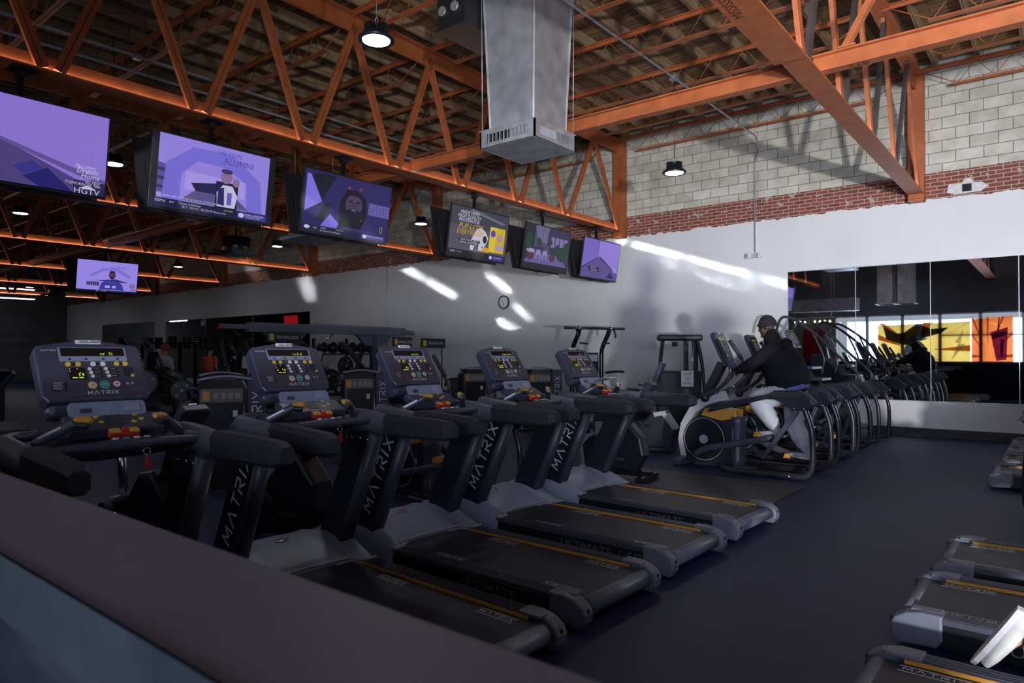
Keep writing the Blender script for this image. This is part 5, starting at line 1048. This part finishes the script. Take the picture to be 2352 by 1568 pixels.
# assisted dip machine and cable machine near the wall
dm = thing('dip_machine', 'black pull-up machine with a straight overhead bar behind the last left treadmill', 'weight machine', (-7.25, 11.6, 0), math.radians(62))
for s_ in (-1, 1):
    lab(MB().tube(spline([(s_*.34, .30, .06), (s_*.34, .30, 1.3), (s_*.34, .26, 1.62), (s_*.34, .05, 1.88), (s_*.34, -.02, 2.0)], 5), .045, 10).obj('bent_post', BLACKM, dm), 'bent black post'); MB().tube(spline([(s_*.34, -.02, 1.72), (s_*.16, -.05, 1.70)], 3), .018, 8).obj('inner_grip', RUBB, dm)
    MB().tube(spline([(s_*.42, .25, 1.12), (s_*.46, -.1, 1.15), (s_*.44, -.38, 1.15)], 4), .024, 8).obj('dip_handle', RUBB, dm)
MB().cyl((-.68, -.03, 2.01), (.68, -.03, 2.01), .028, 12).obj('pull_bar', BLACKM, dm)
for s_ in (-1, 1): MB().cyl((s_*.34, -.03, 2.01), (s_*.37, -.03, 2.01), .04, 12).obj('bar_clamp', CHROME, dm); MB().tube([(s_*.42, -.03, 2.0), (s_*.43, -.1, 1.9), (s_*.43, -.1, 1.82)], .02, 8).obj('hang_grip', RUBB, dm)
MB().box((.10, .42, .78), (.40, .20, 1.5), bev=.03).obj('stack_shroud', BLACKP, dm); MB().box((.10, .30, 1.42), (.30, .02, .14), bev=.005).obj('placard', GREYC, dm); MB().box((0, .1, .04), (1.0, 1.3, .08), bev=.01).obj('base', BLACKM, dm); MB().box((0, -.1, .62), (.5, .30, .07), bev=.02).obj('knee_pad', RUBB, dm)
cm_ = thing('cable_machine', 'black cable machine with a rounded top frame and a paper notice, by the wall', 'weight machine', (-5.45, 11.7, 0), math.radians(38))
for s_ in (-1, 1): MB().tube(spline([(s_*.42, -.15, .05), (s_*.40, -.05, 1.1), (s_*.33, .05, 1.68), (s_*.30, .08, 1.80)], 5), .035, 10).obj('side_post', BLACKM, cm_)
MB().box((0, .1, 1.80), (.82, .22, .12), bev=.04).obj('top_frame', BLACKP, cm_)
for s_ in (.15, .33): MB().box((s_, .25, .9), (.08, .10, 1.7), bev=.01).obj('stack_post', BLACKM, cm_)
MB().box((.0, .2, .62), (.80, .30, 1.15), bev=.05).obj('lower_shroud', BLACKP, cm_); MB().cyl((-.1, .05, 1.72), (-.1, .05, 1.64), .05, 12).obj('pulley', BLACKM, cm_); MB().box((0, .1, .04), (1.0, .8, .08)).obj('base', BLACKM, cm_); MB().cyl((.24, .12, .2), (.24, .12, 1.75), .010, 6).obj('cable', CHROME, cm_)
nt_ = thing('paper_notice', 'white paper notice reading OUT OF ORDER taped on the cable machine', 'notice', (-5.17, 11.36, 1.06), math.radians(38)); MB().box((0, 0, 0), (.22, .004, .28)).obj('sheet', MT['paper'], nt_)
for w_, z_, q_ in (('OUT', .08, .065), ('OF', 0, .065), ('ORDER', -.08, .05)): b = MB(); text_into(b, w_, (0, -.0025, z_), (1, 0, 0), (0, 0, 1), q_); b.obj('lettering', BLACKP, nt_)
# free weights at the back left
plm = mat('iron_plate', (.013, .013, .016), .35, .2, .2); PM_ = mat('plate_mark', (.30, .30, .32), .5)
pt = thing('plate_machine', '', 'plate machine')
MB().box((0, 0, .06), (1.5, .12, .12), bev=.01).obj('base_rail', BLACKM, pt)
for s_ in (-1, 1): MB().box((s_*.62, 0, .04), (.12, 1.2, .08), bev=.01).obj('foot', BLACKM, pt)
MB().bar((-.5, 0, .1), (-.1, 0, 1.55), .09, .09, (0, 1, 0)).obj('upright', BLACKM, pt); MB().bar((.55, 0, .1), (.25, 0, 1.05), .09, .09, (0, 1, 0)).obj('upright', BLACKM, pt); MB().bar((-.15, 0, 1.2), (.6, 0, .85), .08, .08, (0, 1, 0)).obj('lever', BLACKM, pt)
MB().box((.1, 0, .5), (.6, .35, .10), rot=(0, .2, 0), bev=.03).obj('seat', RUBB, pt); MB().box((-.25, 0, .85), (.12, .4, .75), rot=(0, -.25, 0), bev=.03).obj('back_pad', RUBB, pt)
for s_ in (-1, 1): MB().cyl((0, s_*.05, 1.0), (0, s_*.55, 1.0), .022, 8).obj('plate_horn', CHROME, pt); MB().tube(spline([(-.1, s_*.2, 1.2), (-.3, s_*.25, 1.5), (-.55, s_*.22, 1.75)], 4), .03, 8).obj('press_handle', RUBB, pt)
def plate(loc, r, ax, lb, i):
    o = thing('weight_plate', lb, 'weight plate', loc, ax, 'iron plates on the far machines'); b = MB(); b.cyl((0, -.02, 0), (0, .02, 0), r, 24); b.tube([(r*.93*math.cos(a), -.02, r*.93*math.sin(a)) for a in [k*2*PI/24 for k in range(24)]], .013, 6, closed=True); b.obj('disc', plm, o)
    b = MB()
    for k in range(4): a = k*PI/2+.4+i; b.box((r*.62*math.cos(a), -.0225, r*.62*math.sin(a)), (r*.22, .004, r*.16), rot=(0, -a, 0))
    b.cyl((0, -.021, 0), (0, -.03, 0), r*.13, 12); b.obj('markings', PM_, o); return o
PTS = [(-12.6, 5.55, 20, 'black plate-loaded machine behind the first treadmill console'), (-12.2, 6.9, -15, 'black plate-loaded machine left of the second treadmill console'), (-16.5, 7.2, 30, 'black plate-loaded machine below the far mirror'), (-17.5, 10.2, 10, 'black plate-loaded machine before the far mirror, behind the second console'), (-11.7, 9.5, 60, 'black plate-loaded machine below the rig beam'), (-10.9, 7.9, 40, 'black plate-loaded machine nearest the second weight tower')]
PTS += [(-14.5, 5.4, -40, 'black plate-loaded machine left of the lone red-capped person'), (-15.2, 8.9, 25, 'black plate-loaded machine under the left end of the rig')]
ORDN = ['first', 'second', 'third', 'fourth', 'fifth', 'sixth', 'seventh', 'eighth']
for i, (x, y, a, lb) in enumerate(PTS):
    o = pt if i == 0 else copy_tree(pt); o.location = (x, y, 0); o.rotation_euler = (0, 0, math.radians(a)); o['label'] = lb; o['group'] = 'plate-loaded machines'
    R = Matrix.Rotation(math.radians(a), 3, 'Z')
    for k, (px, pz, r) in enumerate(((.0, 1.0, .225), (.0, 1.0, .21), (.62, .86, .20), (-.45, 1.25, .20))):
        s_ = -1 if k != 1 else 1; q = Vector((x, y, 0)) + R @ Vector((px, s_*(.30 if k < 2 else .09), pz)); plate(q, r, math.radians(a+35) if k != 1 else math.radians(a+35), '%s round iron plate on the %s' % (('lower left', 'rear', 'right-hand', 'upper left')[k], lb[6:].split(',')[0]), i+k)
db = thing('barbell_rack', 'dark weight rack with horizontal pins at the left edge behind the first console', 'rack', (-17.5, 6.1, 0), math.radians(70))
for s_ in (-.35, .35): MB().box((s_, 0, .9), (.09, .09, 1.8), bev=.008).obj('post', BLACKM, db); MB().box((s_, 0, .04), (.1, .9, .08)).obj('foot', BLACKM, db)
for z_ in (.5, .85, 1.2, 1.5): MB().cyl((-.55, -.06, z_), (1.1, -.06, z_), .016, 8).obj('pin', CHROME, db)
for k, (x, z_) in enumerate(((-.5, 1.55), (-.62, 1.4), (-.55, 1.2), (.85, 1.5))): plate(Vector((-17.5, 6.1, 0))+Matrix.Rotation(math.radians(70), 3, 'Z') @ Vector((x*.6, -.1, z_)), .16, math.radians(160), '%s small iron plate on the rack at the left edge' % ORDN[k], k)
for k, (x, y) in enumerate(((-29.8, 12.2), (-27.4, 12.6), (-24.9, 12.0))):
    o = thing('barbell', '%s racked barbell seen over the first console against the far wall' % ('left', 'middle', 'right')[k], 'barbell', (x, y, 1.95), .5, 'far racked barbells'); MB().cyl((-.9, 0, 0), (.9, 0, 0), .025, 8).obj('bar', BLACKM, o)
    for s_ in (-.62, .62): MB().box((s_, 0, 0), (.16, .3, .46), bev=.03).obj('end_weight', BLACKM, o)
    for s_ in (-.3, .3): MB().box((s_, 0, -.98), (.08, .08, 1.94)).obj('stand', BLACKM, o)
lb_ = thing('leg_press_bench', 'dark angled bench machine at the left edge beside the first console', 'bench', (-12.4, 2.9, 0), math.radians(15)); lb_.scale = (.9, .9, .78)
MB().bar((-.4, 0, .9), (.5, 0, 1.62), .36, .08, (0, 0, 1), .02).obj('back_pad', RUBB, lb_); MB().bar((-.42, .23, .82), (.52, .23, 1.57), .06, .10, (0, 0, 1), .01).obj('side_rail', DARKP, lb_); MB().bar((-.42, -.23, .82), (.52, -.23, 1.57), .06, .10, (0, 0, 1), .01).obj('side_rail', DARKP, lb_)
MB().box((0, 0, .05), (1.6, .6, .10), bev=.01).obj('base', BLACKM, lb_); MB().bar((-.3, 0, .1), (-.1, 0, 1.1), .10, .10, (0, 1, 0)).obj('post', BLACKM, lb_); MB().box((.75, 0, .55), (.5, .45, .12), rot=(0, .3, 0), bev=.04).obj('seat', RUBB, lb_); MB().bar((.7, 0, .1), (.7, 0, .5), .1, .1, (0, 1, 0)).obj('post', BLACKM, lb_)
fb = thing('flat_bench', 'low dark bench with a pale end board beyond the second weight tower', 'bench', (-9.9, 6.2, 0), math.radians(75)); MB().box((0, 0, .44), (1.2, .32, .10), bev=.03).obj('pad', RUBB, fb)
for s_ in (-.45, .45): MB().box((s_, 0, .2), (.06, .36, .40)).obj('leg', BLACKM, fb)
wb = thing('water_bottle', 'clear plastic water bottle standing on a dark stand at the left edge', 'bottle', (-14.1, 3.31, 1.20)); MB().lathe([(.032, 0), (.034, .03), (.031, .09), (.034, .15), (.014, .19), (.014, .205)], n=14).obj('body', mat('clear_plastic', (.5, .52, .56), .15), wb); MB().cyl((0, 0, .205), (0, 0, .225), .016, 12).obj('cap', WHITEB, wb)
wt = tag(MB().box((-14.1, 3.35, .60), (.5, .5, 1.20), bev=.02).obj('side_table', BLACKP), 'dark box stand carrying the water bottle at the left edge', 'stand')
# faint emblem painted on the far left wall
eb = thing('wall_emblem', 'faint circular emblem painted on the far left wall', 'emblem', (XL, 11.9, 1.9)); EBM = mat('faint_emblem_paint', (.080, .081, .092), .8)
b = MB(); b.tube([(.012, 1.9*math.cos(a), 1.9*math.sin(a)) for a in [k*2*PI/48 for k in range(48)]], [(.006, .11)]*48, 6, closed=True) if False else None
for k in range(48):
    a0, a1 = k*2*PI/48, (k+1)*2*PI/48; b.poly([(.01, r*math.cos(a), r*math.sin(a)) for r, a in ((1.8, a0), (2.05, a0), (2.05, a1), (1.8, a1))], [(0, 1, 2, 3)])
b.obj('ring', EBM, eb)
for k in range(3):
    b = MB(); pts = [(-1.3, .7-.62*k), (.3, .95-.62*k), (1.0, .80-.62*k), (1.1, .55-.62*k), (.7, .42-.62*k), (.2, .62-.62*k), (-1.2, .40-.62*k)]; b.poly([(.012, y, z_) for y, z_ in pts], [tuple(range(7))]); b.obj('wing_stroke', EBM, eb)
# ------------------------------------------------------------------ people
def fuse(mb, name, mt, parent, voxel=.008, smooth=4, wrinkle=0.0, wscale=9.0, seed=0.0):
    me = bpy.data.meshes.new('tmp'); mb.bm.to_mesh(me); mb.bm.free(); o = bpy.data.objects.new('tmp', me); C.objects.link(o)
    r = o.modifiers.new('r', 'REMESH'); r.mode = 'VOXEL'; r.voxel_size = voxel; r.use_smooth_shade = True
    s_ = o.modifiers.new('s', 'SMOOTH'); s_.factor = .5; s_.iterations = smooth
    dg = bpy.context.evaluated_depsgraph_get(); m2 = bpy.data.meshes.new_from_object(o.evaluated_get(dg)); m2.name = name
    bpy.data.objects.remove(o); bpy.data.meshes.remove(me)
    if wrinkle:
        m2.update(); co = [(v.co.copy(), v.normal.copy()) for v in m2.vertices]
        for v, (c, n) in zip(m2.vertices, co):
            q = Vector((c.x*wscale, c.y*wscale, c.z*wscale*1.7+seed)); h = 1-abs(noise.noise(q))*2; h2 = noise.noise(q*2.3)
            v.co = c + n*(wrinkle*(h*.7+h2*.4))
    m2.materials.clear(); m2.materials.append(mt); m2.polygons.foreach_set('use_smooth', [True]*len(m2.polygons)); m2.update()
    q = bpy.data.objects.new(name, m2); C.objects.link(q)
    if parent: q.parent = parent
    return q
def limb(mb, pts, rad, n=14, k=5):
    P = spline(pts, k); m_ = len(pts)-1; R = []
    for i in range(len(P)):
        t = i/k; j = min(int(t), m_-1); f = t-j; R.append(tuple(a+(c-a)*f for a, c in zip(rad[j], rad[j+1])))
    mb.tube(P, R, n); a, z = P[0], P[-1]
    mb.ball(a, 1, 10, (min(R[0])*.96,)*3); mb.ball(z, 1, 10, (min(R[-1])*.96,)*3)
def hand(mb, wrist, fwd, nrm, side, curl=.6, sc=1.0):
    f = Vector(fwd).normalized(); n = Vector(nrm); n = (n-f*n.dot(f)).normalized(); x = f.cross(n)*side; wv = Vector(wrist)
    pts = [wv, wv+f*.04*sc, wv+f*.085*sc]
    mb.tube(pts, [(.024*sc, .02*sc), (.036*sc, .017*sc), (.038*sc, .015*sc)], 12); mb.ball(wv+f*.085*sc, .017*sc, 8, (1.9, 1.9, 1.0))
    for i, (l_, off) in enumerate(((.062, -.028), (.072, -.010), (.068, .009), (.052, .027))):
        p = wv + f*.085*sc + x*off*sc; d = f.copy(); P = [p]; a = curl*(.75+.12*i)
        for k, s_ in enumerate((.46, .31, .23)):
            R = Matrix.Rotation(-a*(1, 1.25, .9)[k]*side if False else -a*(1, 1.25, .9)[k], 3, f.cross(n)); d = R @ d; p = p + d*l_*s_*1.35*sc; P.append(p)
        mb.tube(P, [.0095*sc, .009*sc, .0082*sc, .0066*sc], 8); mb.ball(P[-1], .0066*sc, 8)
    p = wv + f*.028*sc - x*.030*sc; q = p + (f*.55 - x*.75 - n*.25).normalized()*.042*sc; r = q + (f*.85 - x*.15 - n*.45).normalized()*.034*sc
    mb.tube([p, q, r], [.0125*sc, .0105*sc, .008*sc], 8); mb.ball(r, .008*sc, 8)
def head(mb, c, fwd, sc=1.0):
    f = Vector(fwd).normalized(); x = f.cross(Vector((0, 0, 1))).normalized(); u = x.cross(f); c = Vector(c)
    def ell_(o_, rx, rf, ru, n=16):
        h = n//2; mb.loft([[c + (x*(o_[0]+rx*math.cos(2*PI*k/n)*math.sin(PI*(i+.05)/(h+.1))) + f*(o_[1]+rf*math.sin(2*PI*k/n)*math.sin(PI*(i+.05)/(h+.1))) + u*(o_[2]-ru*math.cos(PI*(i+.05)/(h+.1))))*sc for k in range(n)] for i in range(h+1)])
    ell_((0, -.01, .03), .077, .098, .105); ell_((0, .025, -.055), .058, .070, .072); ell_((0, .082, -.105), .024, .022, .020, 10)
    ell_((0, .088, .022), .058, .016, .014, 10); ell_((0, .100, -.022), .016, .020, .018, 10); ell_((0, .090, .0), .011, .016, .03, 10); ell_((0, .084, -.062), .028, .014, .008, 10); ell_((0, .083, -.076), .026, .014, .009, 10)
    for s_ in (-1, 1): ell_((s_*.080, -.01, -.01), .010, .020, .032, 10); ell_((s_*.05, .062, -.03), .022, .02, .018, 10)
    return c, f, x, u
def person(lb, loc, rz, J, skin, top, trou, shoe, hair=None, hood=False, hat=None, hem=None, vox=.008, wr=.010, sleeve=True, group=None):
    o = thing('person', lb, 'person', loc, rz); V = lambda k: Vector(J[k]); hf = Vector(J.get('hfwd', (0, 1, -.1)))
    b = MB(); hc, f, x, u = head(b, J['head'], hf, 1.0)
    ch, pe = V('chest'), V('pelvis'); sL, sR = V('shL'), V('shR'); up = (ch-pe).normalized()
    b.tube([ch+up*.06, hc-u*.07-f*.02], [(.06, .065), (.052, .056)], 12)
    limb(b, [pe-up*.04, pe+up*.12, ch-up*.10, ch+up*.08], [(.15, .115), (.14, .11), (.165, .125), (.10, .08)])
    for s_ in 'LR':
        sh, el, wr_ = V('sh'+s_), V('el'+s_), V('wr'+s_); hp, kn, an, to = V('hip'+s_), V('kn'+s_), V('an'+s_), V('to'+s_)
        limb(b, [sh, (sh+el)/2, el, (el+wr_)/2, wr_], [(.058, .058), (.052, .052), (.042, .042), (.042, .04), (.027, .025)], 12)
        limb(b, [hp, (hp+kn)/2, kn, (kn*.6+an*.4), an], [(.09, .09), (.078, .078), (.056, .056), (.058, .058), (.038, .038)], 12)
        fd = (to-an); fd.z = 0 if abs(fd.z) < .12 else fd.z; fd.normalize(); sl = Vector(J.get('sole'+s_, (0, 0, -1))); b.tube([an, an+sl*.05+fd*.02, an+sl*.062+fd*.15], [(.036, .036), (.034, .034), (.024, .016)], 10)
        hand(b, wr_, J.get('hd'+s_, wr_-el), J.get('hn'+s_, (0, 0, 1)), 1 if s_ == 'L' else -1, J.get('curl', .7))
    fuse(b, 'body', skin, o, min(vox, .007), 2)
    # trousers
    b = MB(); limb(b, [pe-up*.08, pe+up*.02, pe+up*.10], [(.165, .13), (.175, .145), (.165, .135)])
    for s_ in 'LR':
        hp, kn, an = V('hip'+s_), V('kn'+s_), V('an'+s_); dn = (an-kn).normalized()
        limb(b, [hp+Vector((0, 0, .05)), (hp+kn)/2, kn, (kn+an)/2, an-dn*J.get('cuff', .05)], [(q*J.get('baggy', 1), r*J.get('baggy', 1)) for q, r in ((.115, .12), (.112, .112), (.092, .095), (.095, .09), (.068, .064))], 14)
    fuse(b, 'trousers', trou, o, vox, 3, wr, 8, 3)
    # top
    b = MB(); bk = J.get('bulk', 1.0)
    limb(b, [pe+up*.02, pe+up*.14, ch-up*.12, ch+up*.03, ch+up*.10], [(.185*bk, .175*bk), (.20*bk, .205*bk), (.205*bk, .20*bk), (.18*bk, .16*bk), (.10, .10)], 18)
    for s_ in 'LR':
        sh, el, wr_ = V('sh'+s_), V('el'+s_), V('wr'+s_)
        if sleeve: limb(b, [sh*.75+ch*.25, sh, (sh+el)/2, el, (el+wr_)/2, wr_-(wr_-el).normalized()*.02], [(.095, .10), (.092, .095), (.082, .082), (.072, .072), (.06, .06), (.042, .042)], 14)
        else: limb(b, [sh*.7+ch*.3, sh, (sh*.55+el*.45)], [(.085, .09), (.08, .085), (.075, .075)], 14)
    if hood: b.tube([ch+up*.10-f*.10-x*.10, ch+up*.13-f*.14, ch+up*.10-f*.10+x*.10], [.055, .065, .055], 12); limb(b, [ch+up*.06, (ch+up*.12+hc-u*.12)/2, hc-u*.11-f*.03], [(.12, .12), (.105, .105), (.085, .088)], 14)
    fuse(b, 'hoodie' if hood else 'shirt', top, o, vox, 3, wr, 7, 11)
    if hem:
        b = MB(); limb(b, [pe+up*(-.035), pe+up*.03], [(.180*bk, .160*bk), (.183*bk, .163*bk)], 18); lab(fuse(b, 'shirt_hem', hem, o, vox, 3, .004), 'blue shirt hem below the hoodie')
    for s_ in 'LR':
        an, to = V('an'+s_), V('to'+s_); d = (to-an); d.z = 0 if abs(d.z) < .12 else d.z; d.normalize(); dn = J.get('sole'+s_, Vector((0, 0, -1)))
        dn = Vector(dn); b = MB(); base = an + dn*.065
        b.tube([base-d*.065, base-d*.02, base+d*.08, base+d*.16, base+d*.205], [(.034, .034), (.042, .04), (.045, .034), (.043, .026), (.028, .016)], 14); b.tube([an+dn*.0, base-d*.02], [(.044, .046), (.044, .05)], 12)
        sh_ = fuse(b, 'shoe', shoe, o, .006, 2); b = MB(); side = d.cross(dn).normalized(); rings = []
        for t_, wd in ((-.075, .028), (-.03, .042), (.06, .046), (.14, .048), (.20, .034), (.222, .012)): c_ = base+d*t_+dn*.033; rings.append([c_+side*wd*sx-dn*.010*sy for sx, sy in ((-1, -1), (1, -1), (1, 1), (-1, 1))])
        b.loft(rings, smooth=False); lab(b.obj('shoe_sole', WHITEB, sh_), 'pale shoe sole')
    if hat or hair:
        b = MB(); n = 20; rr_ = .0135 if hat else .007
        b.loft([[hc + x*(.077+rr_)*math.cos(2*PI*k/n)*math.sin(PI*q) + f*(-.014+(.098+rr_)*math.sin(2*PI*k/n)*math.sin(PI*q)) + u*(.035+(.105+rr_)*math.cos(PI*q)) for k in range(n)] for q in (.02, .12, .24, .36, .46, .54, .60)])
        if hat: b.tube([hc + x*.095*math.cos(a) + f*(-.014+.116*math.sin(a)) + u*(.03 - .035*(-math.sin(a)+.4)*.6) for a in [k*2*PI/24 for k in range(24)]], .014, 8, closed=True)
        fuse(b, 'beanie' if hat else 'hair', hat or hair, o, .007, 3, .003 if hat else .004, 30)
    return o
SKD = mat('dark_skin', (.055, .028, .020), .5, 0, .1); SKL = mat('light_skin', (.42, .25, .18), .5, 0, .08)
HOOD = mat('charcoal_hoodie_cotton', (.0075, .0075, .011), .9, 0, .12, 30, .1, spec=.15); PANT = mat('light_grey_sweat_cotton', (.40, .415, .47), .85, 0, .06, 30, .1); HEM = mat('blue_shirt_cotton', (.07, .08, .26), .8); BEAN = mat('black_beanie_knit', (.010, .010, .011), .9, 0, .1, 80, .2)
SHOE = mat('pale_trainer_mesh', (.36, .39, .50), .6)
J = dict(head=(0, .625, 1.835), hfwd=(-.12, 1, -.22), chest=(0, .47, 1.47), pelvis=(0, .32, 1.05), shL=(-.20, .50, 1.54), shR=(.20, .50, 1.54), elL=(-.29, .74, 1.36), elR=(.28, .80, 1.34), wrL=(-.24, .93, 1.27), wrR=(.15, .98, 1.27),
         hipL=(-.10, .34, 1.0), hipR=(.10, .31, .98), knL=(-.15, .70, .92), knR=(.15, .34, .62), anL=(-.20, .45, .575), anR=(.20, .21, .285), toL=(-.20, .60, .52), toR=(.20, .37, .23), hdL=(0, .8, -.35), hdR=(-.1, 1, -.1), hnL=(.3, .2, 1), hnR=(-.2, .1, 1), curl=.95, bulk=1.27, baggy=1.18)
person('person in black hoodie, beanie and grey sweatpants leaning forward on the nearest cross trainer', (-2.30, 8.80, 0), PI/2, J, SKD, HOOD, PANT, SHOE, hood=True, hat=BEAN, hem=HEM, vox=.008, wr=.009)
eb_ = None
# runner on the bottom right treadmill: only the kicked-back shoe is inside the frame
J2 = dict(head=(0, .42, 1.86), hfwd=(0, 1, 0), chest=(0, .33, 1.50), pelvis=(0, .26, 1.10), shL=(-.19, .33, 1.56), shR=(.19, .33, 1.56), elL=(-.26, .08, 1.32), elR=(.26, .42, 1.28), wrL=(-.22, .28, 1.20), wrR=(.20, .64, 1.42),
          hipL=(-.10, .26, 1.05), hipR=(.10, .26, 1.05), knL=(-.10, .20, .62), knR=(.11, .62, .78), anL=(-.10, -.155, .395), anR=(.11, .55, .36), toL=(-.10, -.263, .221), toR=(.11, .74, .30), soleL=(0, -.94, .35), cuff=.0, hdL=(0, .8, .3), hdR=(0, .4, .8), curl=1.1)
person('person running on the bottom right treadmill, only a pale shoe inside the frame', (.075, 3.22, .0), -PI/2, J2, SKL, mat('grey_shirt', (.12, .12, .13), .8), mat('black_leggings', (.02, .02, .024), .7), mat('white_trainer', (.60, .60, .60), .6), hair=BEAN, vox=.011, wr=.004, sleeve=False)
def standing(lb, loc, rz, skin, top, trou, hair=None, hat=None):
    Js = dict(head=(0, .02, 1.62), hfwd=(0, 1, 0), chest=(0, 0, 1.28), pelvis=(0, 0, .92), shL=(-.18, 0, 1.36), shR=(.18, 0, 1.36), elL=(-.25, -.03, 1.08), elR=(.25, -.03, 1.08), wrL=(-.22, .12, .88), wrR=(.22, .12, .88), hipL=(-.09, 0, .86), hipR=(.09, 0, .86), knL=(-.10, .03, .48), knR=(.10, .03, .48), anL=(-.11, 0, .10), anR=(.11, 0, .10), toL=(-.11, .15, .04), toR=(.11, .15, .04), curl=.5)
    return person(lb, loc, rz, Js, skin, top, trou, SHOE, hair=hair, hat=hat, vox=.016, wr=.004, sleeve=False)
standing('far person in a red cap standing behind the first treadmill console', (-17.3, 7.78, 0), 2.2, SKL, mat('pale_shirt', (.35, .36, .38), .8), MT['black_leggings'], hat=mat('red_cap_cloth', (.28, .03, .03), .8))
standing('far person in a white shirt left of the second treadmill console', (-14.2, 8.05, 0), 1.5, SKD, mat('white_shirt', (.50, .50, .52), .8), MT['black_leggings'], hair=BEAN)
standing('far person in a coral shirt among the machines left of the second console', (-20.5, 10.55, 0), .5, SKL, mat('coral_shirt', (.5, .09, .06), .8), MT['black_leggings'], hair=BEAN)
bpy.context.view_layer.update()
